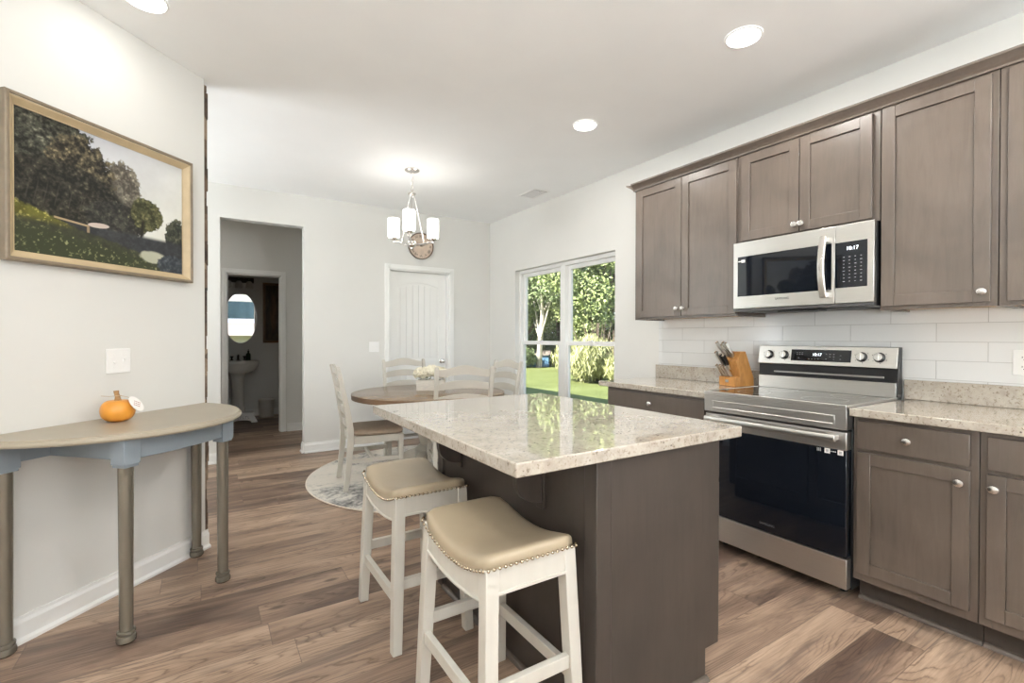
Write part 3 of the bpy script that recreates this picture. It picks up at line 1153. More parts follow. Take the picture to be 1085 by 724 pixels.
for (xx, yy, rr) in ((2.70, 1.22, 0.105), (2.70, 1.60, 0.085), (2.96, 1.22, 0.080), (2.96, 1.60, 0.105)):
    b = B()
    rings = []
    for k in range(49):
        a = 2 * PI * k / 48
        rings.append([(xx + (rr - 0.0015) * math.cos(a), yy + (rr - 0.0015) * math.sin(a), 0.9221), (xx + rr * math.cos(a), yy + rr * math.sin(a), 0.9221),
                      (xx + rr * math.cos(a), yy + rr * math.sin(a), 0.9224), (xx + (rr - 0.0015) * math.cos(a), yy + (rr - 0.0015) * math.sin(a), 0.9224)])
    b.loft(rings, caps=False)
    b.build('burner_ring', M['grey_print'], ct)
# front apron with pressed panel
b = B()
b.box(2.512, 2.575, RY0, RY1, 0.808, 0.905)
fy0, fy1, fz0, fz1 = RY0 + 0.05, RY1 - 0.05, 0.826, 0.874
b.prism([(2.512, fz0), (2.509, fz0 + 0.003), (2.509, fz0 + 0.007), (2.512, fz0 + 0.010)], 'y', fy0, fy1)
b.prism([(2.512, fz1 - 0.008), (2.509, fz1 - 0.006), (2.509, fz1 - 0.002), (2.512, fz1)], 'y', fy0, fy1)
b.box(2.509, 2.512, fy0, fy0 + 0.008, fz0, fz1)
b.box(2.509, 2.512, fy1 - 0.008, fy1, fz0, fz1)
b.build('front_panel', M['steel'], rg, bevel=0.003)
# oven door: steel top band, black glass
b = B()
b.box(2.520, 2.572, RY0 + 0.003, RY1 - 0.003, 0.712, 0.796)
dr = b.build('oven_door', M['steel'], rg, bevel=0.003)
b = B()
b.box(2.520, 2.572, RY0 + 0.003, RY1 - 0.003, 0.206, 0.7115)
tag(b.build('door_glass', M['black_glass'], dr, bevel=0.003), 'black oven door glass')
b = B()
hp = []
for k in range(13):
    u = k / 12
    hp.append((2.473 - 0.006 * math.sin(PI * u), RY0 + 0.03 + (RY1 - RY0 - 0.06) * u, 0.770))
rings = []
for p in hp:
    rings.append([(p[0] - 0.010, p[1], p[2] - 0.014), (p[0] + 0.010, p[1], p[2] - 0.017), (p[0] + 0.012, p[1], p[2] + 0.010), (p[0] - 0.006, p[1], p[2] + 0.016), (p[0] - 0.012, p[1], p[2] + 0.004)])
b.loft(rings)
b.box(2.470, 2.521, RY0 + 0.035, RY0 + 0.075, 0.758, 0.780)
b.box(2.470, 2.521, RY1 - 0.075, RY1 - 0.035, 0.758, 0.780)
b.build('door_handle', M['steel_v'], dr, bevel=0.003)
tx = frame_mtx((2.5196, (RY0 + RY1) / 2, 0.245), (0, -1, 0), (0, 0, 1))
text_mesh('brand_lettering', 'SAMSUNG', 0.018, M['faint_print'], dr, tx)
for k, yy in enumerate((1.163, 1.125, 1.068)):
    b = B()
    if k == 0:
        for q in range(3):
            b.box(2.5192, 2.5198, yy - 0.010 + 0.007 * q, yy - 0.006 + 0.007 * q, 0.690, 0.706)
    else:
        b.box(2.5192, 2.5198, yy - 0.012, yy + 0.012, 0.686, 0.710)
    st_ = b.build('door_sticker', M['paper'] if k else M['grey_print'], dr)
    if k:
        b = B()
        b.box(2.5188, 2.5191, yy - 0.006, yy + 0.006, 0.692, 0.704)
        b.build('sticker_print', M['grey_print'], st_)
b = B()
for q in range(4):
    b.box(2.5192, 2.5198, 1.088 + 0.006 * q, 1.091 + 0.006 * q, 0.696, 0.700)
b.build('door_sticker', M['paper'], dr)
b = B()
b.box(2.530, 2.574, RY0 + 0.003, RY1 - 0.003, 0.055, 0.197)
b.build('storage_drawer', M['steel'], rg, bevel=0.003)
# backguard
b = B()
bx = XR - 0.033
b.prism([(3.082, 0.9125), (bx, 0.9125), (bx, 1.190), (3.098, 1.190), (3.078, 1.078), (3.092, 1.072), (3.092, 1.005), (3.082, 1.003)], 'y', RY0, RY1)
b.build('backguard', M['black'], rg, bevel=0.002)
b = B()
b.prism([(3.076, 0.922), (3.082, 0.922), (3.082, 1.000), (3.076, 1.000)], 'y', RY0 + 0.004, RY1 - 0.004)
b.prism([(3.090, 1.020), (3.082, 1.022), (3.082, 1.030), (3.090, 1.032)], 'y', RY0 + 0.06, RY1 - 0.10)
b.build('lower_back_panel', M['steel_v'], rg, bevel=0.0015)
# slanted control fascia
PA, PB = Vector((3.0735, 0, 1.078)), Vector((3.0935, 0, 1.189))
pdir = (PB - PA).normalized()
pn = Vector((-pdir.z, 0, pdir.x))
b = B()
b.prism([(PA.x, PA.z), (PA.x + 0.006, PA.z - 0.003), (PB.x + 0.006, PB.z), (PB.x, PB.z)], 'y', RY0, RY1)
cp = b.build('control_panel', M['steel_v'], rg, bevel=0.0015)
FM = Matrix(((0, pdir.x, pn.x, PA.x), (-1, 0, 0, 0), (0, pdir.z, pn.z, PA.z), (0, 0, 0, 1)))   # local (-y, up the panel, out)
b = B(FM)
b.box(-1.586, -1.256, 0.022, 0.092, 0.0, 0.0012)
tp = b.build('touch_panel', M['black_glass'], cp)
text_mesh('clock_digits', '10:17', 0.024, M['display'], cp, FM @ Matrix.Translation((-1.437, 0.062, 0.0018)), 0.0003)
b = B(FM)
for gx, gy in [(-1.55, .072), (-1.535, .072), (-1.52, .072), (-1.55, .062), (-1.535, .062), (-1.52, .062), (-1.54, .040), (-1.48, .036), (-1.463, .036), (-1.446, .036), (-1.429, .036),
               (-1.385, .066), (-1.365, .066), (-1.345, .066), (-1.365, .052), (-1.345, .052), (-1.385, .038), (-1.345, .038), (-1.31, .038), (-1.31, .06)]:
    b.box(gx - 0.0035, gx + 0.0035, gy - 0.0012, gy + 0.0012, 0.0012, 0.0016)
b.build('key_lettering', M['grey_print'], cp)
for yy in (1.724, 1.628, 1.204, 1.120):
    b = B(FM)
    b.lathe([(0.0275, 0.0), (0.0275, 0.004), (0.0235, 0.006), (0.022, 0.022), (0.018, 0.024)], (-yy, 0.056, 0), 28)
    kb = b.build('dial', M['black'], cp)
    b = B(FM)
    b.lathe([(0.0205, 0.0225), (0.020, 0.0252), (0.016, 0.0258)], (-yy, 0.056, 0), 28)
    b.box(-yy - 0.005, -yy + 0.005, 0.056 - 0.021, 0.056 + 0.021, 0.022, 0.034)
    b.build('dial_face', M['steel_v'], kb, bevel=0.001)
    b = B(FM)
    for a in (-2.2, -1.2, 0.9, 2.0, 3.0):
        b.lathe([(0.0022, 0), (0.0022, 0.0006)], (-yy + 0.036 * math.sin(a), 0.056 + 0.033 * math.cos(a), 0.0003), 8)
    b.build('dial_dots', M['dark_print'], kb)

# ------------------------------------------------------------------ over-the-range microwave
mw = thing('microwave', (2.95, 1.415, 1.40), 'stainless over the range microwave under the short cabinet', 'microwave')
MY0, MY1, MZ0, MZ1 = 1.040, 1.790, 1.402, 1.826
b = B()
b.box(2.822, XR - 0.009, MY0, MY1, MZ0, MZ1)
b.build('body', M['black'], mw, bevel=0.004)
b = B()
for k in range(3):
    b.box(2.88 + 0.075 * k, 2.93 + 0.075 * k, 1.12, 1.72, MZ0 - 0.004, MZ0 - 0.0005)
b.build('underside_filter', M['grey_metal'], mw)
b = B()
b.box(2.80, 2.90, 1.30, 1.52, MZ0 - 0.013, MZ0 - 0.0045)
b.build('vent_grille', M['black'], mw, bevel=0.003)
MX = 2.790
b = B()
dy0 = 1.216
gy0, gy1, gz0, gz1 = 1.232, 1.763, 1.494, 1.738
b.box(MX, 2.8215, dy0, MY1, gz1, MZ1)
b.box(MX, 2.8215, dy0, MY1, MZ0 + 0.018, gz0)
b.box(MX, 2.8215, gy1, MY1, gz0, gz1)
b.box(MX, 2.8215, dy0, gy0, gz0, gz1)
md = b.build('door', M['steel_v'], mw, bevel=0.0015)
b = B()
b.box(MX + 0.002, 2.821, gy0, gy1, gz0, gz1)
b.build('door_window', M['black_glass'], md)
b = B()
rings = []
for k in range(15):
    u = k / 14
    z = 1.452 + (1.780 - 1.452) * u
    x = MX - 0.020 - 0.030 * math.sin(PI * u)
    rings.append([(x - 0.008, 1.246, z), (x - 0.011, 1.262, z), (x - 0.008, 1.278, z), (x + 0.006, 1.278, z), (x + 0.006, 1.246, z)])
b.loft(rings)
b.box(MX - 0.022, MX + 0.001, 1.250, 1.274, 1.456, 1.482)
b.box(MX - 0.022, MX + 0.001, 1.250, 1.274, 1.750, 1.776)
b.build('handle', M['nickel'], md, bevel=0.003)
b = B()
b.box(MX, 2.8215, MY0, dy0 - 0.003, MZ0 + 0.018, MZ1)
mp = b.build('control_panel', M['steel_v'], mw, bevel=0.0015)
b = B()
b.box(MX - 0.0012, MX - 0.0002, 1.068, 1.212, 1.500, 1.735)
tp = b.build('touch_panel', M['black_glass'], mp)
b = B()
b.box(MX + 0.002, 2.822, MY0, MY1, MZ0, MZ0 + 0.0165)
b.build('lower_lip', M['grey_metal'], mw, bevel=0.0015)
text_mesh('clock_digits', '10:17', 0.026, M['display'], mp, frame_mtx((MX - 0.0018, 1.135, 1.700), (0, -1, 0), (0, 0, 1)), 0.0003)
b = B()
for c_ in range(4):
    for r_ in range(8):
        w = 0.006 if (r_ + c_) % 3 else 0.009
        b.box(MX - 0.0017, MX - 0.0012, 1.095 + 0.026 * c_ - w / 2, 1.095 + 0.026 * c_ + w / 2, 1.530 + 0.018 * r_, 1.5325 + 0.018 * r_)
b.build('key_lettering', M['grey_print'], mp)
text_mesh('brand_lettering', 'SAMSUNG', 0.017, M['dark_print'], md, frame_mtx((MX - 0.0004, 1.49, 1.466), (0, -1, 0), (0, 0, 1)))
b = B()
b.box(MX - 0.0006, MX - 0.0001 + 0.002, 1.715, 1.738, 1.702, 1.718)
b.box(MX - 0.0006, MX + 0.0019, 1.742, 1.757, 1.707, 1.713)
b.build('door_sticker', M['paper'], md)

# ------------------------------------------------------------------ knife block and knives
KBN = Vector((-0.97, 0.20, 0)).normalized()
KBW = Vector((0.20, 0.97, 0)).normalized() * -1          # across, towards the range
kb0 = Vector((2.965, 1.945, 0.9145))
blk = thing('knife_block', kb0, 'honey coloured wooden knife block on granite beside the range', 'knife block')
KM = Matrix(((KBW.x, KBN.x, 0, kb0.x), (KBW.y, KBN.y, 0, kb0.y), (0, 0, 1, kb0.z), (0, 0, 0, 1)))   # local (across, forward, up)
b = B(KM)
# side profile in (forward, up): low steak-knife step in front, tall slanted body behind
low = [(0.0, 0.0), (0.0, 0.062), (-0.040, 0.070), (-0.055, 0.0)]
tall = [(-0.041, 0.0), (-0.041, 0.072), (-0.030, 0.112), (-0.006, 0.172), (-0.050, 0.232), (-0.088, 0.235), (-0.160, 0.06), (-0.164, 0.0)]
b.prism([(p[0], p[1]) for p in low], 'x', -0.072, 0.072)
b.prism([(p[0], p[1]) for p in tall], 'x', -0.072, 0.072)
b.build('block_body', M['blockwood'], blk, bevel=0.004)
b = B(KM)
b.box(-0.014, 0.014, 0.0, 0.0012, 0.026, 0.044)
b.build('badge', M['nickel'], blk)


def knife(i, ax, fwd_, up_, L, thick, label, grp):
    base = KM @ Vector((ax, fwd_, up_))
    k = thing('kitchen_knife', base, label, 'knife', grp)
    d = Vector((0, 0.58, 0.815))
    mm = KM
    side = Vector((1, 0, 0))
    up2 = side.cross(d)

    def P(s_, a, c):
        return Vector((ax, fwd_, up_)) + d * s_ + side * a + up2 * c
    b = B(KM)
    b.loft([[P(s_, x * thick, y * w) for x, y in ((-1, -1), (1, -1), (1, 1), (-1, 1))] for s_, w in ((-0.02, .008), (0.0, 0.0085), (0.014, 0.0085))])
    b.build('bolster', M['steel_v'], k, bevel=0.001)
    b = B(KM)
    b.loft([[P(s_, x * thick * 0.95, y * w + o_) for x, y in ((-1, -1), (1, -1), (1, 1), (-1, 1))] for s_, w, o_ in
            ((0.0145, .0085, 0), (L * 0.3, 0.0095, 0.001), (L * 0.6, 0.0085, -0.001), (L * 0.85, 0.0105, 0.0), (L, 0.011, 0.002))])
    b.build('handle', M['black'] if i % 3 == 0 else M['steel_v'], k, bevel=0.0015)
    b = B(KM)
    b.loft([[P(s_, x * thick * 0.8, y * w) for x, y in ((-1, -1), (1, -1), (1, 1), (-1, 1))] for s_, w in ((L + 0.0003, .0105), (L + 0.006, 0.0095))])
    b.build('end_cap', M['nickel'], k)


small = 'steak knives in the front of the block'
names_s = ['steak knife in the low front row, farthest from the range', 'steak knife second along the low front row from its window end',
           'steak knife third along the low front row from its window end', 'steak knife in the low front row next to the block centre', ]
for i in range(4):
    knife(i + 1 if (i + 1) % 3 else i + 2, -0.058 + 0.026 * i, -0.016, 0.068, 0.085, 0.0045, names_s[i], small)
big = 'large knives in the top of the block'
spec = [(-0.056, -0.024, 0.132, 0.115, 'steel handled knife in the middle row, farthest from the range', 1),
        (-0.030, -0.024, 0.132, 0.095, 'short black handled knife in the middle row of the block', 3),
        (-0.004, -0.024, 0.132, 0.090, 'black handled knife in the middle row nearest the block centre', 6),
        (-0.052, -0.035, 0.190, 0.125, 'tall steel handled knife at the window end of the top row', 2),
        (-0.022, -0.035, 0.190, 0.105, 'steel handled knife in the middle of the top row', 4),
        (0.002, -0.035, 0.190, 0.125, 'tall steel handled knife third along the top row', 5),
        (0.024, -0.035, 0.190, 0.118, 'steel handled knife in the top row nearest the range', 7)]
for ax, fw_, up_, L, lab, i in spec:
    knife(i, ax, fw_, up_, L, 0.0065, lab, big)

# ------------------------------------------------------------------ island
IX0, IX1, IY0, IY1 = 1.000, 1.600, 1.080, 2.232
isl = thing('kitchen_island', (1.3, 1.64, 0), 'shade-darkened taupe kitchen island cabinet with plain end panel and brackets', 'island')
b = B()
# shell of panels: end panels notched for the toe recess, back panel, floor, face frame on the range side
for ya, yb in ((IY0, IY0 + 0.018), (IY1 - 0.018, IY1)):
    b.prism([(IX0, 0.001), (IX1 - 0.075, 0.001), (IX1 - 0.075, 0.112), (IX1, 0.112), (IX1, 0.876), (IX0, 0.876)], 'y', ya, yb)
b.box(IX0, IX0 + 0.012, IY0 + 0.018, IY1 - 0.018, 0.001, 0.876)
b.box(IX0 + 0.012, IX1 - 0.02, IY0 + 0.018, IY1 - 0.018, 0.112, 0.128)
b.box(IX1 - 0.093, IX1 - 0.075, IY0 + 0.018, IY1 - 0.018, 0.001, 0.112)
b.box(IX1 - 0.019, IX1, IY0 + 0.018, IY0 + 0.045, 0.112, 0.876)
b.box(IX1 - 0.019, IX1, IY1 - 0.045, IY1 - 0.018, 0.112, 0.876)
b.box(IX1 - 0.019, IX1, IY0 + 0.045, IY1 - 0.045, 0.84, 0.876)
b.box(IX1 - 0.019, IX1, 1.63, 1.66, 0.128, 0.84)
b.build('carcass', M['cab_shaded'], isl, bevel=0.0012)
for k in (0, 1):
    b = B()
    if k == 0:
        b.prism([(IX0 - 0.010, IY0 - 0.007), (IX0 + 0.052, IY0 - 0.007), (IX0 + 0.052, IY0 - 0.0003), (IX0 - 0.0003, IY0 - 0.0003), (IX0 - 0.0003, IY0 + 0.05), (IX0 - 0.010, IY0 + 0.05)], 'z', 0.001, 0.876)
    else:
        b.box(IX0 - 0.010, IX0 - 0.0002, IY1 - 0.05, IY1 + 0.004, 0.001, 0.876)
    b.build('corner_trim', M['cab_shaded'], isl, bevel=0.003)
b = B()
q = [(0.0, 0.0), (-0.017, 0.0), (-0.0165, 0.005), (-0.014, 0.010), (-0.009, 0.015), (-0.004, 0.0175), (0.0, 0.018)]
b.loft([[(x_, IY0 + dy - 0.0003, 0.001 + z_) for dy, z_ in q] for x_ in (IX0 + 0.053, IX1 - 0.072)])
b.loft([[(IX0 + dx - 0.0003, y_, 0.001 + z_) for dx, z_ in q] for y_ in (IY0 + 0.051, IY1 - 0.051)])
b.build('shoe_molding', M['cab'], isl, smooth=False)
for a, c in ((IY0 + 0.012, 1.642), (1.648, IY1 - 0.012)):
    b = B()
    fx = IX1 + 0.0205
    fr = 0.054
    b.box(IX1 + 0.0015, fx, a, a + fr, 0.125, 0.70)
    b.box(IX1 + 0.0015, fx, c - fr, c, 0.125, 0.70)
    b.box(IX1 + 0.0015, fx, a + fr, c - fr, 0.125, 0.125 + fr)
    b.box(IX1 + 0.0015, fx, a + fr, c - fr, 0.70 - fr, 0.70)
    b.box(IX1 + 0.0025, fx - 0.010, a + fr, c - fr, 0.125 + fr, 0.70 - fr)
    b.build('door', M['cab_shaded'], isl, bevel=0.0016)
    b = B()
    b.box(IX1 + 0.0015, fx, a, c, 0.715, 0.858)
    b.build('drawer', M['cab_shaded'], isl, bevel=0.003)
# brackets under the overhang
for yc in (1.363, 2.000):
    b = B()
    pr = [(IX0 - 0.012, 0.876), (IX0 - 0.118, 0.876), (IX0 - 0.116, 0.745)]
    for k in range(1, 13):
        a = PI / 2 * k / 12
        pr.append((IX0 - 0.012 - 0.103 * math.cos(a), 0.745 - 0.082 * math.sin(a)))
    b.prism(pr, 'y', yc - 0.013, yc + 0.013)
    b.build('bracket', M['cab_shaded'], isl, bevel=0.0015)
    b = B()
    b.box(IX0 - 0.012, IX0 - 0.0003, yc - 0.022, yc + 0.022, 0.640, 0.876)
    b.build('bracket_plate', M['cab_shaded'], isl, bevel=0.002)
ic = thing('island_countertop', (1.16, 1.64, 0.877), 'pale speckled granite island top with glossy window reflection', 'countertop')
b = B()
b.box(0.668, 1.652, 1.022, 2.262, 0.877, 0.916)
b.build('slab', M['granite'], ic, bevel=0.004)

# ------------------------------------------------------------------ bar stools
def saddle(u, ends, dip):
    """height along the long axis, u in -1..1"""
    return dip + (ends - dip) * (abs(u) ** 2.0)


def make_stool():
    t = thing('bar_stool', (0, 0, 0), '-', 'stool', 'saddle bar stools at the island')
    HW, HL = 0.158, 0.222                     # half width (x), half length (y) at the seat rim
    zr_e, zr_d = 0.603, 0.557                 # rim height at the ends / in the dip
    # upholstered saddle
    b = B()
    rings = []
    NU, NV = 24, 40

    def rim(k):
        a = 2 * PI * k / NV
        c, s_ = math.cos(a), math.sin(a)
        p = 9.0
        r_ = (abs(c) ** p + abs(s_) ** p) ** (-1 / p)
        return c * r_, s_ * r_
    prof = [(0.99, 0.0), (1.020, 0.004), (1.028, 0.016), (1.026, 0.030), (1.012, 0.041), (0.98, 0.049), (0.92, 0.055), (0.82, 0.059), (0.66, 0.062), (0.45, 0.064), (0.22, 0.065), (0.02, 0.065)]
    for sc_, h in prof:
        ring = []
        for k in range(NV):
            x, y = rim(k)
            ring.append((HW * x * sc_, HL * y * sc_, saddle(y * sc_, zr_e, zr_d) + h * (0.82 if True else 1)))
        rings.append(ring)
    b.loft(rings)
    b.build('seat', M['leather'], t, local=True, angle=60)
    # nailheads round the rim
    nail = 0
    b = B()
    per = []
    for side in (0, 1, 2, 3):
        n = 18 if side % 2 == 0 else 25
        for i in range(n):
            u = -0.97 + 1.94 * i / (n - 1)
            if side == 0:
                per.append((HW * u, -HL * 1.022, -1.0, (0, -1)))
            elif side == 2:
                per.append((HW * u, HL * 1.022, 1.0, (0, 1)))
            elif side == 1:
                per.append((HW * 1.024, HL * u, u, (1, 0)))
            else:
                per.append((-HW * 1.024, HL * u, u, (-1, 0)))
    for x, y, u, nr in per:
        z = saddle(u, zr_e, zr_d) + 0.005
        r_ = 0.0056
        rr = []
        for sc_, o_ in ((1.0, 0.0), (0.92, 0.0025), (0.6, 0.0045), (0.1, 0.0055)):
            ring = []
            for k in range(8):
                a = 2 * PI * k / 8
                if nr[0]:
                    ring.append((x + nr[0] * o_, y + r_ * sc_ * math.cos(a), z + r_ * sc_ * math.sin(a)))
                else:
                    ring.append((x + r_ * sc_ * math.cos(a), y + nr[1] * o_, z + r_ * sc_ * math.sin(a)))
            rr.append(ring)
        b.loft(rr)
    tag(b.build('nailhead_trim', M['stud'], t, local=True), 'antique bronze nailhead trim')
    # aprons: long ones follow the saddle, short ones straight
    for sx in (-1, 1):
        b = B()
        R_ = []
        for i in range(19):
            u = -0.86 + 1.72 * i / 18
            zt = saddle(u, zr_e, zr_d) - 0.001
            zb = saddle(u, 0.515, 0.508 - 0.022)
            xo, xi = sx * (HW - 0.004), sx * (HW - 0.026)
            R_.append([(xo, HL * u, zb), (xi, HL * u, zb), (xi, HL * u, zt), (xo, HL * u, zt)])
        b.loft(R_)
        R2_ = []
        for i in range(19):
            u = -0.86 + 1.72 * i / 18
            zb = saddle(u, 0.515, 0.508 - 0.022)
            xo = sx * (HW - 0.004)
            R2_.append([(xo, HL * u, zb), (xo + sx * 0.005, HL * u, zb + 0.002), (xo + sx * 0.005, HL * u, zb + 0.007), (xo, HL * u, zb + 0.010)])
        b.loft(R2_)
        b.build('long_apron', M['whitewood'], t, local=True)
    for sy in (-1, 1):
        b = B()
        b.box(-HW + 0.03, HW - 0.03, sy * (HL - 0.026), sy * (HL - 0.004), 0.528, 0.602)
        b.box(-HW + 0.03, HW - 0.03, sy * (HL - 0.004), sy * (HL + 0.001), 0.528, 0.538)
        b.build('short_apron', M['whitewood'], t, local=True, bevel=0.0015)

    def legc(sx, sy, z):
        k = 1 - z / 0.60
        return sx * (HW - 0.023 + 0.022 * k), sy * (HL - 0.023 + 0.030 * k)
    for sx in (-1, 1):
        for sy in (-1, 1):
            b = B()
            pts, ws = [], []
            for z in (0.0015, 0.3, 0.600):
                x, y = legc(sx, sy, z)
                pts.append((x, y, z))
                ws.append(0.038 if z < 0.1 else 0.042)
            b.vpost(pts, ws, ws)
            b.build('leg', M['whitewood'], t, local=True, bevel=0.003)
    for sx in (-1, 1):
        z = 0.205 if sx < 0 else 0.215
        p0, p1 = legc(sx, -1, z), legc(sx, 1, z)
        b = B()
        b.bar((p0[0], p0[1] + 0.019, z), (p1[0], p1[1] - 0.019, z), 0.022, 0.040)
        b.build('stretcher', M['whitewood'], t, local=True, bevel=0.002)
    for sy in (-1, 1):
        z = 0.262
        p0, p1 = legc(-1, sy, z), legc(1, sy, z)
        b = B()
        b.bar((p0[0] + 0.019, p0[1], z), (p1[0] - 0.019, p1[1], z), 0.022, 0.040)
        b.build('stretcher', M['whitewood'], t, local=True, bevel=0.002)
    return t


st1 = make_stool()
st1.location = (0.795, 1.345, 0.0)
st1['label'] = 'white saddle bar stool nearest the viewer, beside the near bracket of the island'
st2 = copy_tree(st1)
st2.location = (0.785, 2.045, 0)
st2['label'] = 'white saddle bar stool farther along the island, next to the round rug'
# ------------------------------------------------------------------ dining set
TX, TY = 1.72, 4.07
tb = thing('dining_table', (TX, TY, 0.009), 'round brown dining table with thick edge on the patterned rug', 'table')
b = B()
b.lathe([(0.0, 0.722), (0.655, 0.722), (0.672, 0.728), (0.672, 0.748), (0.662, 0.752), (0.0, 0.752)], (TX, TY, 0), 64)
b.build('tabletop', M['tabletop'], tb)
b = B()
b.lathe([(0.655, 0.704), (0.675, 0.706), (0.677, 0.7475), (0.673, 0.7485), (0.6725, 0.721), (0.655, 0.7215)], (TX, TY, 0), 64)
tag(b.build('rim', M['tableedge'], tb), 'darker brown table rim')
b = B()
b.lathe([(0.16, 0.7035), (0.16, 0.680), (0.10, 0.668), (0.085, 0.60), (0.115, 0.52), (0.125, 0.44), (0.10, 0.34), (0.085, 0.28), (0.13, 0.24), (0.13, 0.16), (0.0, 0.155)], (TX, TY, 0), 28)
b.build('pedestal', M['creamwood'], tb)
for k in range(4):
    a = PI / 4 + k * PI / 2
    d = Vector((math.cos(a), math.sin(a), 0))
    n_ = Vector((-d.y, d.x, 0))
    b = B()
    R_ = []
    for s_, z0, z1 in ((0.10, 0.155, 0.24), (0.2, 0.130, 0.215), (0.3, 0.085, 0.155), (0.38, 0.04, 0.10), (0.43, 0.011, 0.07)):
        c = Vector((TX, TY, 0)) + d * s_
        R_.append([c - n_ * 0.035 + Vector((0, 0, z0)), c + n_ * 0.035 + Vector((0, 0, z0)), c + n_ * 0.035 + Vector((0, 0, z1)), c - n_ * 0.035 + Vector((0, 0, z1))])
    b.loft(R_)
    b.build('pedestal_foot', M['creamwood'], tb, bevel=0.004)

# rug
b = B()
b.lathe([(0.0, 0.001), (1.088, 0.001), (1.088, 0.009), (0.0, 0.009)], (0, 0, 0), 96)
rug = thing('round_rug', (1.79, 4.13, 0), 'round cream rug with blurred grey pattern under the dining table', 'rug')
b.build('pile', M['rug'], rug, local=True)
b = B()
ringp = [(1.092 * math.cos(2 * PI * k / 96), 1.092 * math.sin(2 * PI * k / 96), 0.0062) for k in range(96)]
b.tube(ringp, 0.005, 8, close=True)
b.build('binding', M['rugedge'], rug, local=True)


def make_chair():
    """ladder back chair, faces +y, origin on the floor under the seat middle"""
    t = thing('dining_chair', (0, 0, 0), '-', 'chair', 'white ladder back dining chairs')
    W = 0.217

    def post(sx, z):
        # swept rear post: feet and top lean back
        y = -0.205
        if z < 0.45:
            y -= 0.040 * ((0.45 - z) / 0.45) ** 1.5
        else:
            y -= 0.100 * ((z - 0.45) / 0.55) ** 1.25
        return sx * (W + 0.004), y, z
    for sx in (-1, 1):
        b = B()
        zs = [0.0015, 0.1, 0.25, 0.40, 0.5, 0.6, 0.7, 0.8, 0.9, 0.985, 0.997]
        b.vpost([post(sx, z) for z in zs], [0.030] * 10 + [0.022], [0.038, 0.040, 0.044, 0.050, 0.050, 0.046, 0.042, 0.038, 0.034, 0.030, 0.022])
        b.build('rear_leg', M['creamwood'], t, local=True, bevel=0.003)
    for sx in (-1, 1):
        b = B()
        b.vpost([(sx * 0.216, 0.195, 0.0015), (sx * 0.216, 0.195, 0.43)], [0.032, 0.042], [0.032, 0.042])
        b.build('front_leg', M['creamwood'], t, local=True, bevel=0.003)
    for zc, crest in ((0.945, 0.030), (0.835, 0.024), (0.725, 0.022), (0.615, 0.020), (0.515, 0.012)):
        b = B()
        R_ = []
        for i in range(21):
            u = -1 + 2 * i / 20
            x = u * (W - 0.013)
            arch = crest * (0.5 + 0.5 * math.cos(PI * u)) if zc > 0.9 else crest * (1 - u * u)
            y = post(1, zc)[1] - 0.012 * (1 - u * u)
            h = 0.058 if zc > 0.9 else 0.054
            h2 = h + (0.012 * (0.5 + 0.5 * math.cos(PI * u)) if zc > 0.9 else 0.008 * (1 - u * u))
            dz = arch
            lean = 0.16
            R_.append([(x, y - 0.007 + h / 2 * lean, zc - h / 2 + dz * 0.7), (x, y + 0.007 + h / 2 * lean, zc - h / 2 + dz * 0.7),
                       (x, y + 0.007 - h2 / 2 * lean, zc + h2 / 2 + dz), (x, y - 0.007 - h2 / 2 * lean, zc + h2 / 2 + dz)])
        b.loft(R_)
        b.build('back_rail', M['creamwood'], t, local=True, bevel=0.0015)
    b = B()
    b.prism([(-0.195, -0.200), (0.195, -0.200), (0.195, 0.213), (-0.195, 0.213)], 'z', 0.366, 0.430)
    b.box(-0.234, -0.196, -0.180, 0.174, 0.372, 0.430)
    b.box(0.196, 0.234, -0.180, 0.174, 0.372, 0.430)
    b.build('seat_apron', M['creamwood'], t, local=True, bevel=0.002)
    # cushion
    b = B()
    rings = []
    NV = 40
    for sc_, h in ((0.96, 0.431), (1.0, 0.438), (1.012, 0.450), (1.0, 0.462), (0.96, 0.471), (0.88, 0.478), (0.7, 0.484), (0.45, 0.488), (0.2, 0.489), (0.02, 0.489)):
        ring = []
        for k in range(NV):
            a = 2 * PI * k / NV
            c, s_ = math.cos(a), math.sin(a)
            r_ = (abs(c) ** 8 + abs(s_) ** 8) ** (-1 / 8)
            x, y = c * r_, s_ * r_
            ring.append((0.232 * x * sc_ * (1.0 if y > 0 else 1.0 - 0.07 * abs(y)), 0.203 * y * sc_ + 0.022, h))
        rings.append(ring)
    b.loft(rings)
    tag(b.build('seat_cushion', M['seatcloth'], t, local=True, angle=60), 'taupe fabric seat cushion')
    for sx in (-1, 1):
        b = B()
        b.bar((sx * 0.216, post(1, 0.25)[1] + 0.021, 0.235), (sx * 0.216, 0.180, 0.235), 0.018, 0.032)
        b.build('stretcher', M['creamwood'], t, local=True, bevel=0.002)
    b = B()
    b.bar((-0.207, -0.02, 0.235), (0.207, -0.02, 0.235), 0.018, 0.028)
    b.build('stretcher', M['creamwood'], t, local=True, bevel=0.002)
    return t


ch = make_chair()
RUGZ = 0.0095
ch.location = (1.21, 4.115, RUGZ)
ch.rotation_euler = (0, 0, math.radians(-96))
ch['label'] = 'white ladder back chair with full side view, between doorway and table'
for (x, y, rz, lab) in ((1.815, 3.690, -15.5, 'cream ladder back chair backed against the island, tucked under the table'),
                        (2.285, 4.10, 93, 'white ladder back chair in front of the garden window'),
                        (1.80, 4.66, 180, 'white ladder back chair across the table, in front of the white door')):
    c_ = copy_tree(ch)
    c_.location = (x, y, RUGZ)
    c_.rotation_euler = (0, 0, math.radians(rz))
    c_['label'] = lab

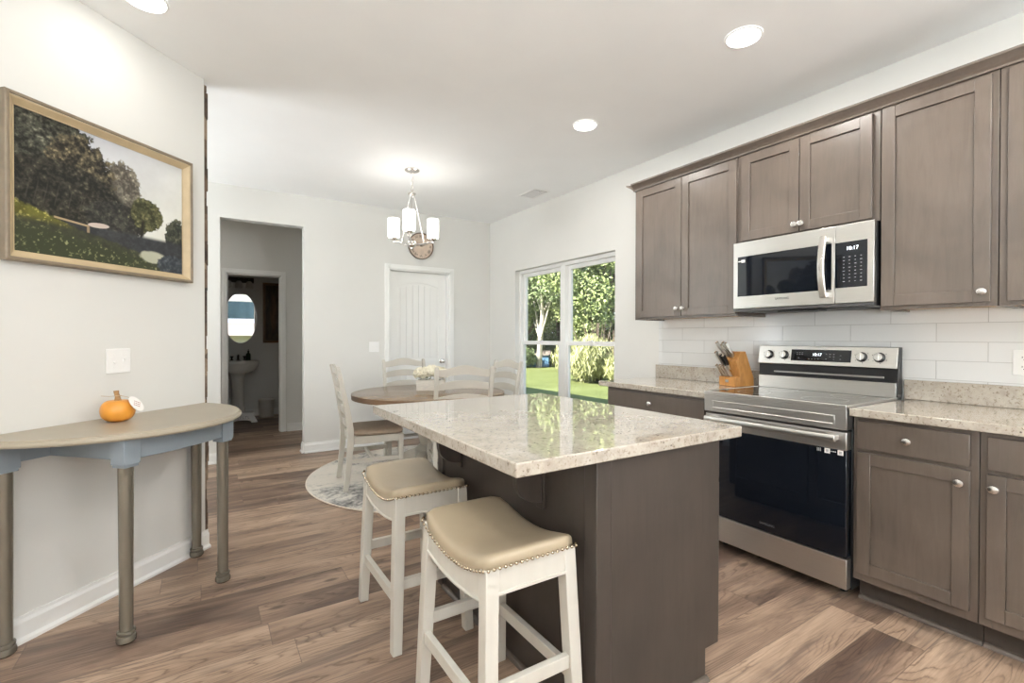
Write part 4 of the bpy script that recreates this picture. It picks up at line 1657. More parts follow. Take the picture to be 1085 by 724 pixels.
# planter box of cream hydrangeas
fl = thing('flower_box', (1.765, 4.14, 0.7525), 'whitewashed wooden box of cream flowers on the dining table', 'flower arrangement', rz=math.radians(-33))
b = B()
pz_ = 0.098
b.box(-0.125, 0.125, -0.062, -0.052, 0, pz_)
b.box(-0.125, 0.125, 0.052, 0.062, 0, pz_)
b.box(-0.125, -0.113, -0.052, 0.052, 0, pz_)
b.box(0.113, 0.125, -0.052, 0.052, 0, pz_)
b.box(-0.113, 0.113, -0.052, 0.052, 0.0, 0.07)
b.build('planter', M['greyplanter'], fl, local=True, bevel=0.0015)
for k, (cx_, cy_, cz_, r_) in enumerate(((-0.09, 0.0, 0.152, 0.072), (0.0, -0.015, 0.172, 0.078), (0.09, 0.0, 0.152, 0.072), (-0.04, 0.04, 0.160, 0.065), (0.05, 0.04, 0.162, 0.065))):
    b = B()
    for i in range(150):
        v = Vector(RNG.normal(size=3)).normalized()
        if v.z < -0.55:
            continue
        p = Vector((cx_, cy_, cz_)) + Vector((v.x * r_, v.y * r_, v.z * r_ * 0.78))
        a = v.orthogonal().normalized()
        c = v.cross(a)
        th = RNG.uniform(0, PI)
        a, c = a * math.cos(th) + c * math.sin(th), c * math.cos(th) - a * math.sin(th)
        s_ = RNG.uniform(0.013, 0.020)
        # four petals
        vs = [p]
        for q_ in range(8):
            an = q_ * PI / 4
            rr = s_ if q_ % 2 == 0 else s_ * 0.55
            vs.append(p + a * math.cos(an) * rr + c * math.sin(an) * rr + v * (0.006 if q_ % 2 == 0 else 0.001))
        b.add(vs, [(0, q_ + 1, (q_ + 1) % 8 + 1) for q_ in range(8)])
    b.lathe([(0.001, -0.8 * r_ * .75), (r_ * 0.6, -0.5 * r_ * .75), (r_ * 0.88, 0), (r_ * 0.6, 0.6 * r_ * .75), (0.001, 0.85 * r_ * .75)], (cx_, cy_, cz_), 12)
    b.build('bloom', M['petal'], fl, local=True, smooth=False)
b = B()
for i in range(46):
    a = RNG.uniform(0, 2 * PI)
    x, y = 0.115 * math.cos(a) * RNG.uniform(0.7, 1.05), 0.055 * math.sin(a) * RNG.uniform(0.7, 1.2)
    d = Vector((math.cos(a), math.sin(a), RNG.uniform(-0.3, 0.4))).normalized()
    sd = d.cross(Vector((0, 0, 1))).normalized() * 0.009
    p = Vector((x, y, 0.104))
    b.add([p, p + d * 0.02 + sd, p + d * 0.045, p + d * 0.02 - sd], [(0, 1, 2, 3)])
b.build('leaves', M['leafdark'], fl, local=True, smooth=False)

# ------------------------------------------------------------------ demilune console against the angled wall
CT = 1.825                                          # table centre along the wall
cs = thing('console_table', wl(CT, 0.0, 0.0), 'half round console table with champagne top and silver legs', 'console table')
RT = 0.545
b = B(WM)
out = []
N_ = 48
prof = [(0.978, 0.824), (0.992, 0.826), (1.0, 0.832), (1.0, 0.838), (0.994, 0.845), (0.985, 0.847), (0.985, 0.850), (0.975, 0.854)]
rings = []
for k in range(N_ + 1):
    a = PI * k / N_
    rings.append([(CT + RT * s_ * math.cos(a), 0.0015 + RT * s_ * math.sin(a), z) for s_, z in prof] + [(CT + 0.02 * math.cos(a), 0.0015 + 0.02 * math.sin(a), 0.854), (CT + 0.02 * math.cos(a), 0.0015 + 0.02 * math.sin(a), 0.824)])
b.loft(rings, caps=True)
b.build('tabletop', M['console_top'], cs, angle=25)
AZ0, AZ1 = 0.738, 0.8235
b = B(WM)
b.box(CT - 0.44, CT + 0.44, 0.018, 0.036, AZ0, AZ1)
for tx_ in (1.561, 2.058):
    b.box(tx_ - 0.009, tx_ + 0.009, 0.036, 0.395, AZ0, AZ1)
# bowed front apron between the front legs
R_ = []
for k in range(13):
    u = -1 + 2 * k / 12
    t_ = 1.8095 + u * 0.232
    o_ = 0.425 + 0.022 * (1 - u * u)
    R_.append([(t_, o_ - 0.009, AZ0), (t_, o_ + 0.009, AZ0), (t_, o_ + 0.009, AZ1), (t_, o_ - 0.009, AZ1)])
b.loft(R_)
b.build('apron', M['console_apron'], cs, bevel=0.0015)
for (t_, o_) in ((1.561, 0.418), (2.058, 0.410), (1.392, 0.042), (2.262, 0.042)):
    b = B(WM)
    b.lathe([(0.0, 0.0015), (0.028, 0.0015), (0.034, 0.008), (0.0345, 0.020), (0.032, 0.030), (0.0265, 0.0335), (0.0265, 0.037), (0.031, 0.039), (0.032, 0.044), (0.031, 0.049), (0.0245, 0.051), (0.0235, 0.062), (0.0250, 0.40), (0.0265, 0.722), (0.0, 0.724)], (t_, o_, 0), 24)
    lg = b.build('leg', M['console_leg'], cs, angle=28)
    b = B(WM)
    b.box(t_ - 0.034, t_ + 0.034, o_ - 0.024 if o_ < 0.1 else o_ - 0.034, o_ + 0.034, 0.7235, AZ1)
    b.box(t_ - 0.030, t_ + 0.030, o_ - 0.024 if o_ < 0.1 else o_ - 0.030, o_ + 0.030, 0.712, 0.7234)
    b.build('leg_block', M['console_apron'], lg, bevel=0.0015)

# little pumpkin
po = 0.150
pc = wl(1.742, po, 0.8545)
pk = thing('pumpkin', pc, 'small orange pumpkin with paper tag on the console table', 'pumpkin', rz=math.radians(20))
b = B()
rings = []
for i in range(15):
    ph = -PI / 2 + PI * i / 14
    ring = []
    for k in range(40):
        a = 2 * PI * k / 40
        rib = 1 - 0.018 * abs(math.cos(5 * a)) ** 3 * math.cos(ph)
        r_ = 0.064 * math.cos(ph) ** 0.62 * rib + 0.0005
        z = 0.0500 + 0.0500 * math.sin(ph) - 0.010 * max(0, math.sin(ph)) * math.exp(-(r_ / 0.022) ** 2)
        ring.append((r_ * math.cos(a), r_ * math.sin(a), max(z, 0.0004)))
    rings.append(ring)
b.loft(rings)
b.build('skin', M['pumpkin'], pk, local=True, angle=80)
b = B()
b.tube([(0, 0, 0.086), (0.001, 0, 0.098), (0.000, 0.002, 0.112), (-0.003, 0.004, 0.126), (-0.004, 0.005, 0.139)], [0.020, 0.0125, 0.010, 0.0095, 0.0105], 9)
b.build('stem', M['stem'], pk, local=True, angle=20)
b = B()
tw = [(-0.062, -0.012, 0.121), (-0.035, -0.016, 0.117), (-0.012, -0.013, 0.117), (0.006, -0.011, 0.116), (0.013, 0.0, 0.116), (0.004, 0.012, 0.117), (-0.010, 0.008, 0.118), (-0.011, -0.006, 0.118), (0.006, -0.012, 0.117), (0.028, -0.022, 0.110), (0.050, -0.040, 0.098)]
b.tube(tw, 0.0013, 6)
b.build('twine', M['twine'], pk, local=True)
# oval tag: tilted card
T0 = Vector((0.055, -0.050, 0.078))
nrm = Vector((0.50, -0.80, 0.35)).normalized()
ax_ = Vector((0.62, 0.10, -0.78))
ax_ = (ax_ - nrm * ax_.dot(nrm)).normalized()
ay_ = nrm.cross(ax_)
b = B()
R0 = [T0 + ax_ * 0.041 * math.cos(2 * PI * k / 28) + ay_ * 0.026 * math.sin(2 * PI * k / 28) for k in range(28)]
b.loft([R0, [p + nrm * 0.0012 for p in R0]])
tg = b.build('paper_tag', M['paper'], pk, local=True)
b = B()
hx = (Vector((0.9, 0.0, -0.25)) - nrm * Vector((0.9, 0.0, -0.25)).dot(nrm)).normalized()
hy = nrm.cross(hx)
for r_ in range(3):
    for q_ in range(4):
        c = T0 + nrm * 0.0014 + hx * (-0.012 + 0.008 * q_) + hy * (0.008 - 0.009 * r_)
        b.add([c, c + hx * 0.006, c + hx * 0.006 + hy * 0.0035, c + hy * 0.0035], [(0, 1, 2, 3)])
b.build('tag_print', M['ink'], tg, local=True)


def switch_plate(label, mtx, gang=2, w=0.116, h=0.118, loc=(0, 0, 0)):
    t = thing('light_switch', loc, label, 'light switch')
    b = B(mtx)
    b.box(-w / 2, w / 2, -h / 2, h / 2, 0.0005, 0.006)
    b.build('cover_plate', M['white_pl'], t, bevel=0.003)
    for g in range(gang):
        x = (g - (gang - 1) / 2) * 0.046
        b = B(mtx)
        b.box(x - 0.0055, x + 0.0055, -0.012, 0.012, 0.0061, 0.008)
        dz = 0.006 if g % 2 else -0.006
        b.loft([[(x - 0.004, dz - 0.004, 0.008), (x + 0.004, dz - 0.004, 0.008), (x + 0.004, dz + 0.004, 0.008), (x - 0.004, dz + 0.004, 0.008)],
                [(x - 0.0035, dz * 2.0 - 0.003, 0.017), (x + 0.0035, dz * 2.0 - 0.003, 0.017), (x + 0.0035, dz * 2.0 + 0.003, 0.017), (x - 0.0035, dz * 2.0 + 0.003, 0.017)]])
        tl = b.build('toggle', M['white_pl'], t, bevel=0.0008)
        b = B(mtx)
        for sy_ in (-0.030, 0.030):
            b.lathe([(0.003, 0.0061), (0.0028, 0.0072)], (x, sy_, 0), 10)
        b.build('screw', M['white_pl'], tl)
    return t


sp_ = wl(1.862, 0, 1.121)
switch_plate('white double toggle switch on the wall above the pumpkin', frame_mtx(sp_, (S2, S2, 0), (0, 0, 1)), loc=sp_)
sp_ = (1.645, YF, 1.130)
switch_plate('white double toggle switch on the wall beside the closed white door', frame_mtx(sp_, (1, 0, 0), (0, 0, 1)), loc=sp_)

# ------------------------------------------------------------------ painting
PT0, PT1, PZ0, PZ1 = 1.402, 2.247, 1.538, 2.205
pf = thing('framed_painting', wl((PT0 + PT1) / 2, 0, PZ0), 'framed landscape painting of dark trees above a grassy pond', 'painting')
# frame profile (offset inward, out from wall), mitred around the rectangle
fprof = [(0.0, 0.002), (0.0, 0.040), (0.004, 0.044), (0.012, 0.044), (0.016, 0.040)]
iprof = [(0.0163, 0.0025), (0.0163, 0.039), (0.022, 0.036), (0.040, 0.016), (0.044, 0.016), (0.044, 0.0025)]


def mitre(prof):
    rings = []
    for cx_, cz_, sx, sz in ((PT0, PZ0, 1, 1), (PT1, PZ0, -1, 1), (PT1, PZ1, -1, -1), (PT0, PZ1, 1, -1)):
        rings.append([(cx_ + sx * o_, d_, cz_ + sz * o_) for o_, d_ in prof])
    return rings


b = B(WM)
b.loft(mitre(fprof), close=True)
b.build('frame', M['frame_out'], pf, smooth=False)
b = B(WM)
b.loft(mitre(iprof), close=True)
tag(b.build('frame_liner', M['frame_in'], pf, smooth=False), 'pale gold sloping inner frame')


def vnoise(u, v, f, seed):
    r = np.random.default_rng(seed)
    g = r.random((64, 64))
    x, y = u * f, v * f
    xi, yi = np.floor(x).astype(int), np.floor(y).astype(int)
    fx, fy = x - xi, y - yi
    fx, fy = fx * fx * (3 - 2 * fx), fy * fy * (3 - 2 * fy)
    a = g[xi % 64, yi % 64] * (1 - fx) + g[(xi + 1) % 64, yi % 64] * fx
    c = g[xi % 64, (yi + 1) % 64] * (1 - fx) + g[(xi + 1) % 64, (yi + 1) % 64] * fx
    return a * (1 - fy) + c * fy


def fbm(u, v, f, seed, o=4):
    s_, a, t_ = 0, 1.0, 0
    for k in range(o):
        s_ = s_ + a * vnoise(u, v, f * 2 ** k, seed + k)
        t_ += a
        a *= 0.6
    return s_ / t_


def sm(e0, e1, x):
    t_ = np.clip((x - e0) / (e1 - e0), 0, 1)
    return t_ * t_ * (3 - 2 * t_)


def landscape(u, v):
    asp = 1.28
    U = u * asp
    n1, n2, n3 = fbm(U, v, 6, 1), fbm(U, v, 22, 20), fbm(U, v, 50, 40, 3)
    spk3 = sm(0.62, 0.82, n3)
    C = np.zeros(u.shape + (3,))

    def put(mask, col):
        m_ = mask[..., None]
        nonlocal C
        C = C * (1 - m_) + np.asarray(col) * m_ if np.ndim(col) == 1 else C * (1 - m_) + col * m_
    sky = np.stack([0.42 + 0.26 * u + 0.10 * (1 - v), 0.44 + 0.25 * u + 0.09 * (1 - v), 0.52 + 0.16 * u], -1) * (0.88 + 0.2 * n1[..., None])
    put(np.ones_like(u), sky)
    # misty hill at the right
    put(sm(0.0, 0.03, 0.31 + 0.04 * np.sin(u * 6) - v) * sm(0.6, 0.66, u), np.stack([0.30 + 0.1 * n2, 0.31 + 0.1 * n2, 0.15 + 0.05 * n2], -1))
    rag = (n2 - 0.5) * 0.20 + (n3 - 0.5) * 0.10

    def mass(cx, cy, rx, ry, k=1.0):
        d = np.sqrt(((u - cx) / rx) ** 2 + ((v - cy) / ry) ** 2)
        return sm(-0.04, 0.05, 1 - d + rag * 2.2 * k)

    def leafy(lo, hi):
        w = (0.55 * sm(0.35, 0.75, n3 * 0.5 + n2 * 0.5) + 0.9 * spk3 * sm(0.4, 0.7, n2))[..., None]
        return np.asarray(lo) * (1 - w) + np.asarray(hi) * 1.5 * w
    put(mass(0.57, 0.62, 0.12, 0.24), leafy((0.070, 0.062, 0.050), (0.26, 0.235, 0.18)))       # misty centre tree
    put(mass(0.12, 0.78, 0.30, 0.36), leafy((0.014, 0.014, 0.011), (0.115, 0.115, 0.085)))     # tall dark trees
    put(mass(0.33, 0.62, 0.19, 0.32), leafy((0.016, 0.015, 0.012), (0.15, 0.125, 0.075)))
    put(mass(0.22, 0.45, 0.36, 0.26, 0.4), leafy((0.012, 0.012, 0.010), (0.060, 0.054, 0.038)))
    put(mass(0.55, 0.38, 0.20, 0.14, 0.6), leafy((0.020, 0.020, 0.018), (0.075, 0.072, 0.055)))
    put(mass(0.73, 0.47, 0.115, 0.145), leafy((0.030, 0.032, 0.014), (0.155, 0.150, 0.070)))   # round tree
    put(sm(0.012, 0.006, np.abs(u - 0.70 - 0.10 * (v - 0.34))) * sm(0.22, 0.26, v) * sm(0.45, 0.40, v), (0.02, 0.018, 0.012))
    put(mass(0.96, 0.30, 0.10, 0.19), leafy((0.024, 0.028, 0.022), (0.13, 0.13, 0.085)))
    # pale trunks in the dark wood
    for tx_ in (0.06, 0.10, 0.145, 0.20, 0.27, 0.33):
        put(sm(0.005, 0.001, np.abs(u - tx_ - 0.012 * np.sin(v * 14))) * sm(0.36, 0.40, v) * sm(0.58, 0.45, v) * 0.35, (0.085, 0.075, 0.058))
    # dark water and far bank
    put(sm(0.0, 0.04, 0.30 - v) * sm(0.10, 0.25, u), np.stack([0.026 + 0.05 * n3 * n2, 0.028 + 0.05 * n3 * n2, 0.030 + 0.055 * n3 * n2], -1))
    # dark bank, lit meadow and speckled foreground grass
    spk = sm(0.60, 0.80, n3)
    put(sm(0.0, 0.02, 0.345 - 0.30 * u + 0.03 * (n2 - 0.5) - v), np.stack([0.030 + 0.07 * n3 * n2, 0.032 + 0.07 * n3 * n2, 0.022 + 0.03 * n3 * n2], -1))
    g1 = np.stack([0.085 + 0.36 * spk + 0.10 * n1, 0.085 + 0.32 * spk + 0.09 * n1, 0.026 + 0.11 * spk], -1) * (0.45 + 0.8 * n2[..., None])
    put(sm(0.0, 0.03, 0.375 - 0.42 * u + 0.06 * (n2 - 0.5) - v) * sm(-0.02, 0.05, v - (0.235 - 0.05 * u)) * sm(0.38, 0.26, u), g1)
    g2 = np.stack([0.040 + 0.34 * spk * n2, 0.046 + 0.34 * spk * n2, 0.024 + 0.17 * spk * n2], -1)
    put(sm(-0.02, 0.05, 0.225 - 0.17 * u + 0.08 * (n2 - 0.5) - v), g2)
    # bright pool
    d = ((u - 0.775) / 0.095) ** 2 + ((v - 0.115) / 0.055) ** 2
    put(sm(1.2, 0.6, d + (n2 - 0.5) * 0.5) * 0.85, (0.50, 0.50, 0.38))
    put(mass(0.93, 0.06, 0.12, 0.10), leafy((0.030, 0.036, 0.045), (0.085, 0.095, 0.10)))
    # white boat and its oar
    put(sm(0.009, 0.005, np.abs(v - (0.288 - 0.10 * (u - 0.20)))) * sm(0.18, 0.19, u) * sm(0.375, 0.365, u), (0.40, 0.30, 0.18))
    put(sm(1.15, 0.85, ((u - 0.425) / 0.062) ** 2 + ((v - 0.292 - 0.12 * (u - 0.42)) / 0.020) ** 2), (0.52, 0.43, 0.38))
    put(sm(0.010, 0.005, np.abs(u - 0.365)) * sm(0.01, 0.0, np.abs(v - 0.245) - 0.02), (0.30, 0.22, 0.14))
    return np.clip(C * 1.0, 0.004, 0.9)


def painted_grid(name, t0, t1, z0, z1, out_, nx, nz, fn, mat, parent):
    uu, vv = np.meshgrid(np.linspace(0, 1, nx + 1), np.linspace(0, 1, nz + 1), indexing='xy')
    t_ = t0 + (t1 - t0) * uu
    zz = z0 + (z1 - z0) * vv
    pts = [tuple(WM @ Vector((float(a), out_, float(c)))) for a, c in zip(t_.ravel(), zz.ravel())]
    r = parent.location
    pts = [(p[0] - r.x, p[1] - r.y, p[2] - r.z) for p in pts]
    fs = [(j * (nx + 1) + i, j * (nx + 1) + i + 1, (j + 1) * (nx + 1) + i + 1, (j + 1) * (nx + 1) + i) for j in range(nz) for i in range(nx)]
    me = bpy.data.meshes.new(name)
    me.from_pydata(pts, [], fs)
    at = me.color_attributes.new('paint', 'FLOAT_COLOR', 'POINT')
    rgb = fn(uu, vv).reshape(-1, 3)
    at.data.foreach_set('color', np.concatenate([rgb, np.ones((len(rgb), 1))], 1).astype(np.float32).ravel())
    me.materials.append(mat)
    o = bpy.data.objects.new(name, me)
    COL.objects.link(o)
    o.parent = parent
    return o


painted_grid('canvas', PT0 + 0.0445, PT1 - 0.0445, PZ0 + 0.0445, PZ1 - 0.0445, 0.012, 400, 310, landscape, M['painting'], pf)

# ------------------------------------------------------------------ ceiling fittings
def downlight(x, y, label, power=LAMP_W):
    t = thing('recessed_light', (x, y, ZC), label, 'ceiling light', 'recessed ceiling lights')
    b = B()
    rings = []
    for r_, h in ((0.088, -0.0005), (0.088, -0.003), (0.083, -0.006), (0.077, -0.006), (0.076, -0.0045)):
        rings.append([(x + r_ * math.cos(2 * PI * k / 40), y + r_ * math.sin(2 * PI * k / 40), ZC + h) for k in range(40)])
    b.loft(rings, caps=False)
    b.build('trim_ring', M['white_pl'], t)
    b = B()
    b.lathe([(0.0, -0.0045), (0.0755, -0.0045), (0.0755, -0.010), (0.06, -0.014), (0.0, -0.018)], (x, y, ZC), 32)
    b.build('lens', M['lens'], t)
    d = bpy.data.lights.new('recessed_lamp', 'AREA')
    d.shape = 'DISK'
    d.size = 0.15
    d.energy = power
    d.color = (1.0, 0.965, 0.91)
    o = bpy.data.objects.new('recessed_lamp', d)
    COL.objects.link(o)
    o.parent = t
    o.location = (0, 0, -0.022)
    return t


downlight(2.272, 1.411, 'lit recessed ceiling light above the range side, nearest the upper cabinets', LAMP_W * 1.5)
downlight(2.272, 2.596, 'lit recessed ceiling light between the island and the ceiling vent', LAMP_W * 1.3)
downlight(-0.217, 2.70, 'lit recessed ceiling light above the angled wall and painting', LAMP_W * 0.15)
downlight(2.272, 0.2, 'lit recessed ceiling light behind the viewer on the cabinet side', LAMP_W * 1.5)
downlight(-0.217, 1.35, 'lit recessed ceiling light behind the viewer beside the angled wall', LAMP_W * 0.3)
downlight(-0.217, 0.0, 'lit recessed ceiling light straight above the viewer')
downlight(1.0, -1.6, 'lit recessed ceiling light at the rear of the kitchen')

downlight(-0.45, 6.25, 'added unseen recessed ceiling light in the hall', LAMP_W * 0.42)  # unseen lamp added to lift the dim hall

vt = thing('ceiling_vent', (2.90, 4.11, ZC), 'small white ceiling vent above the garden window', 'vent')
b = B()
b.box(2.80, 3.00, 3.955, 4.265, ZC - 0.005, ZC - 0.0005)
b.build('flange', M['white_pl'], vt, bevel=0.001)
b = B()
b.box(2.825, 2.975, 3.98, 4.24, ZC - 0.0055, ZC - 0.0051)
b.build('duct_opening', M['slot'], vt)
for k in range(8):
    b = B()
    xx = 2.830 + 0.019 * k
    b.prism([(xx, ZC - 0.0056), (xx + 0.002, ZC - 0.0056), (xx + 0.006, ZC - 0.010), (xx + 0.004, ZC - 0.0105)], 'y', 3.98, 4.24)
    b.build('louver', M['white_pl'], vt, smooth=False)

# chandelier
HX, HYc = 1.575, 4.13
chd = thing('chandelier', (HX, HYc, ZC), 'three light polished nickel chandelier with lit white cylinder shades', 'chandelier')
b = B()
b.lathe([(0.0, -0.0005), (0.066, -0.0005), (0.066, -0.008), (0.055, -0.016), (0.018, -0.024), (0.0, -0.026)], (HX, HYc, ZC), 28)
b.build('canopy', M['chrome'], chd)
# chain links
zc_ = ZC - 0.026
for k in range(5):
    b = B()
    pts = []
    for i in range(14):
        a = 2 * PI * i / 14
        q_, z_ = 0.0095 * math.cos(a), 0.0205 * math.sin(a)
        pts.append((HX + (q_ if k % 2 == 0 else 0), HYc + (0 if k % 2 == 0 else q_), zc_ - 0.016 - 0.033 * k + z_))
    b.tube(pts, 0.0026, 6, close=True)
    b.build('chain_link', M['chrome'], chd)
ZT = zc_ - 0.175
b = B()
b.lathe([(0.0, 0.018), (0.010, 0.014), (0.012, 0.0), (0.030, -0.006), (0.034, -0.014), (0.030, -0.022), (0.012, -0.026), (0.010, -0.045), (0.0, -0.048)], (HX, HYc, ZT), 24)
b.build('top_hub', M['chrome'], chd)
ZB = 2.075
b = B()
b.lathe([(0.0, 0.030), (0.030, 0.028), (0.036, 0.018), (0.036, -0.012), (0.026, -0.022), (0.012, -0.030), (0.012, -0.040), (0.006, -0.050), (0.0, -0.052)], (HX, HYc, ZB), 24)
b.build('bottom_hub', M['chrome'], chd)
cdir = math.atan2(-HYc, -HX)
for k in range(3):
    a = cdir + math.radians(-7) + k * 2 * PI / 3
    d = Vector((math.cos(a), math.sin(a), 0))
    O_ = Vector((HX, HYc, 0))
    R_ = 0.205
    b = B()
    pts = [O_ + d * r_ + Vector((0, 0, z)) for r_, z in ((0.030, ZB), (0.07, ZB + 0.004), (0.12, ZB + 0.020), (0.16, ZB + 0.032), (0.19, ZB + 0.036), (R_, ZB + 0.040), (R_ + 0.012, ZB + 0.046))]
    b.tube([tuple(p) for p in pts], 0.0085, 10)
    arm = b.build('arm', M['chrome'], chd)
    b = B()
    e = O_ + d * R_
    b.lathe([(0.0, 0.030), (0.013, 0.032), (0.013, 0.050), (0.030, 0.058), (0.036, 0.070), (0.036, 0.076), (0.0, 0.078)], (e.x, e.y, ZB), 20)
    b.build('shade_holder', M['chrome'], arm)
    b = B()
    rings = []
    for r_, z in ((0.030, 0.0785), (0.047, 0.0785), (0.0515, 0.083), (0.0525, 0.17), (0.0525, 0.247), (0.0505, 0.252), (0.049, 0.247), (0.047, 0.085)):
        rings.append([(e.x + r_ * math.cos(2 * PI * i / 28), e.y + r_ * math.sin(2 * PI * i / 28), ZB + z) for i in range(28)])
    b.loft(rings)
    tag(b.build('lamp_shade', M['shade'], arm), 'lit white glass cylinder shade')
    b = B()
    p0 = O_ + d * 0.020 + Vector((0, 0, ZT - 0.015))
    p1 = O_ + d * 0.115 + Vector((0, 0, ZB + 0.022))
    b.tube([tuple(p0), tuple(p1)], 0.0045, 8)
    b.build('support_rod', M['chrome'], chd)
    L_ = bpy.data.lights.new('chandelier_lamp', 'POINT')
    L_.energy = 0.25
    L_.color = (1.0, 0.95, 0.88)
    L_.shadow_soft_size = 0.05
    lo = bpy.data.objects.new('chandelier_lamp', L_)
    COL.objects.link(lo)
    lo.parent = chd
    lo.location = (e.x - HX, e.y - HYc, ZB + 0.30 - ZC)

# wall clock
CX_, CZ_, CR_ = 2.212, 2.345, 0.160
ck = thing('wall_clock', (CX_, YF, CZ_), 'round aged paper wall clock with dark roman numerals above the white door', 'clock')
b = B()
rings = []
for r_, d_ in ((CR_ - 0.012, -0.010), (CR_ - 0.006, -0.026), (CR_, -0.024), (CR_, -0.001), (0.02, -0.001)):
    rings.append([(CX_ + r_ * math.cos(2 * PI * k / 56), YF + d_, CZ_ + r_ * math.sin(2 * PI * k / 56)) for k in range(56)])
b.loft(rings)
b.build('rim', M['clockrim'], ck)
b = B()
b.lathe([(CR_ - 0.010, -0.0105), (CR_ - 0.010, -0.014)], (CX_, YF, CZ_), 56, 'y')
fc = b.build('face', M['clockface'], ck)
for k, s_ in enumerate(['XII', 'I', 'II', 'III', 'IIII', 'V', 'VI', 'VII', 'VIII', 'IX', 'X', 'XI']):
    a = PI / 2 - k * PI / 6
    mt = frame_mtx((CX_ + 0.118 * math.cos(a), YF - 0.0150, CZ_ + 0.118 * math.sin(a)), (math.cos(a - PI / 2), 0, math.sin(a - PI / 2)), (math.cos(a), 0, math.sin(a)))
    text_mesh('numeral', s_, 0.042, M['dark_print'], fc, mt, 0.0005)
for a, L, w in ((math.radians(150), 0.070, 0.006), (math.radians(15), 0.100, 0.004)):
    d = Vector((math.cos(a), 0, math.sin(a)))
    n_ = Vector((-d.z, 0, d.x))
    c = Vector((CX_, YF - 0.017, CZ_))
    b = B()
    q4 = [c - d * 0.02 - n_ * w * .5, c - n_ * w, c + d * L, c + n_ * w]
    b.loft([[tuple(p) for p in q4], [tuple(p + Vector((0, -0.0015, 0))) for p in q4]])
    b.build('hand', M['dark_print'], ck)
b = B()
b.lathe([(0.008, -0.0142), (0.008, -0.0215), (0.0, -0.022)], (CX_, YF, CZ_), 16, 'y')
b.build('hub', M['clockrim'], ck)

# ------------------------------------------------------------------ powder room
sk = thing('pedestal_sink', (0.44, 8.36, 0), 'white pedestal sink under the oval mirror', 'sink')
b = B()
rings = []
for r_, z in ((0.25, 0.735), (0.62, 0.70), (0.80, 0.735), (0.95, 0.80), (1.0, 0.845), (1.0, 0.868), (0.97, 0.880), (0.92, 0.880), (0.78, 0.874), (0.70, 0.835), (0.5, 0.79), (0.05, 0.775)):
    ring = []
    for k in range(48):
        a = 2 * PI * k / 48
        c, s_ = math.cos(a), math.sin(a)
        y = s_ * 0.225 * r_
        if s_ > 0:
            y = min(y * 1.25, 0.215)
        ring.append((0.44 + 0.275 * r_ * c, 8.36 + y, z))
    rings.append(ring)
b.loft(rings)
b.build('basin', M['porcelain'], sk, angle=60)
b = B()
b.lathe([(0.135, 0.001), (0.135, 0.02), (0.115, 0.05), (0.088, 0.18), (0.080, 0.42), (0.085, 0.60), (0.105, 0.68), (0.13, 0.7)], (0.43, 8.42, 0), 28, sy=0.85)
b.build('pedestal', M['porcelain'], sk)
b = B()
b.lathe([(0.026, 0.8805), (0.026, 0.888), (0.014, 0.895), (0.014, 0.955), (0.010, 0.962)], (0.44, 8.52, 0), 16)
b.tube([(0.44, 8.515, 0.935), (0.44, 8.47, 0.965), (0.44, 8.42, 0.962), (0.44, 8.395, 0.94)], 0.010, 10)
for sx in (-0.085, 0.085):
    b.lathe([(0.024, 0.8805), (0.022, 0.89), (0.012, 0.90), (0.012, 0.925), (0.026, 0.935), (0.026, 0.945), (0.0, 0.95)], (0.44 + sx, 8.52, 0), 12)
b.build('faucet', M['bronze'], sk)
bt = thing('soap_bottle', (0.575, 8.475, 0.8815), 'dark green soap bottle on the edge of the pedestal sink', 'bottle')
b = B()
b.lathe([(0.0, 0.0), (0.030, 0.0), (0.033, 0.008), (0.033, 0.085), (0.026, 0.105), (0.012, 0.115), (0.012, 0.13), (0.0, 0.13)], (0.575, 8.475, 0.8815), 20)
b.build('bottle_body', M['greenbottle'], bt)
b = B()
b.lathe([(0.015, 0.1305), (0.015, 0.145), (0.005, 0.147), (0.005, 0.165), (0.0, 0.166)], (0.575, 8.475, 0.8815), 12)
b.tube([(0.575, 8.475, 1.046), (0.575, 8.455, 1.05), (0.575, 8.44, 1.043)], 0.005, 8)
b.build('pump', M['black'], bt)

mr = thing('oval_mirror', (0.478, PY, 1.535), 'oval frameless mirror with bevelled edge over the pedestal sink', 'mirror')
tag(mr, 'oval mirror with thin pale edge over the pedestal sink')
b = B()
R0 = [(0.478 + 0.222 * math.cos(2 * PI * k / 64), PY - 0.020, 1.535 + 0.385 * math.sin(2 * PI * k / 64)) for k in range(64)]
R1 = [(p[0], PY - 0.014, p[2]) for p in R0]
b.loft([R0, R1])
b.build('mirror_glass', M['mirror'], mr, smooth=False)
b = B()
rings = []
for k in range(64):
    c, s_ = math.cos(2 * PI * k / 64), math.sin(2 * PI * k / 64)
    rings.append([(0.478 + (0.222 + o_) * c, PY - d_, 1.535 + (0.385 + o_) * s_) for o_, d_ in ((0.0005, 0.001), (0.0005, 0.023), (0.008, 0.023), (0.009, 0.001))])
b.loft(rings, close=True)
b.build('mirror_edge', M['white_pl'], mr)

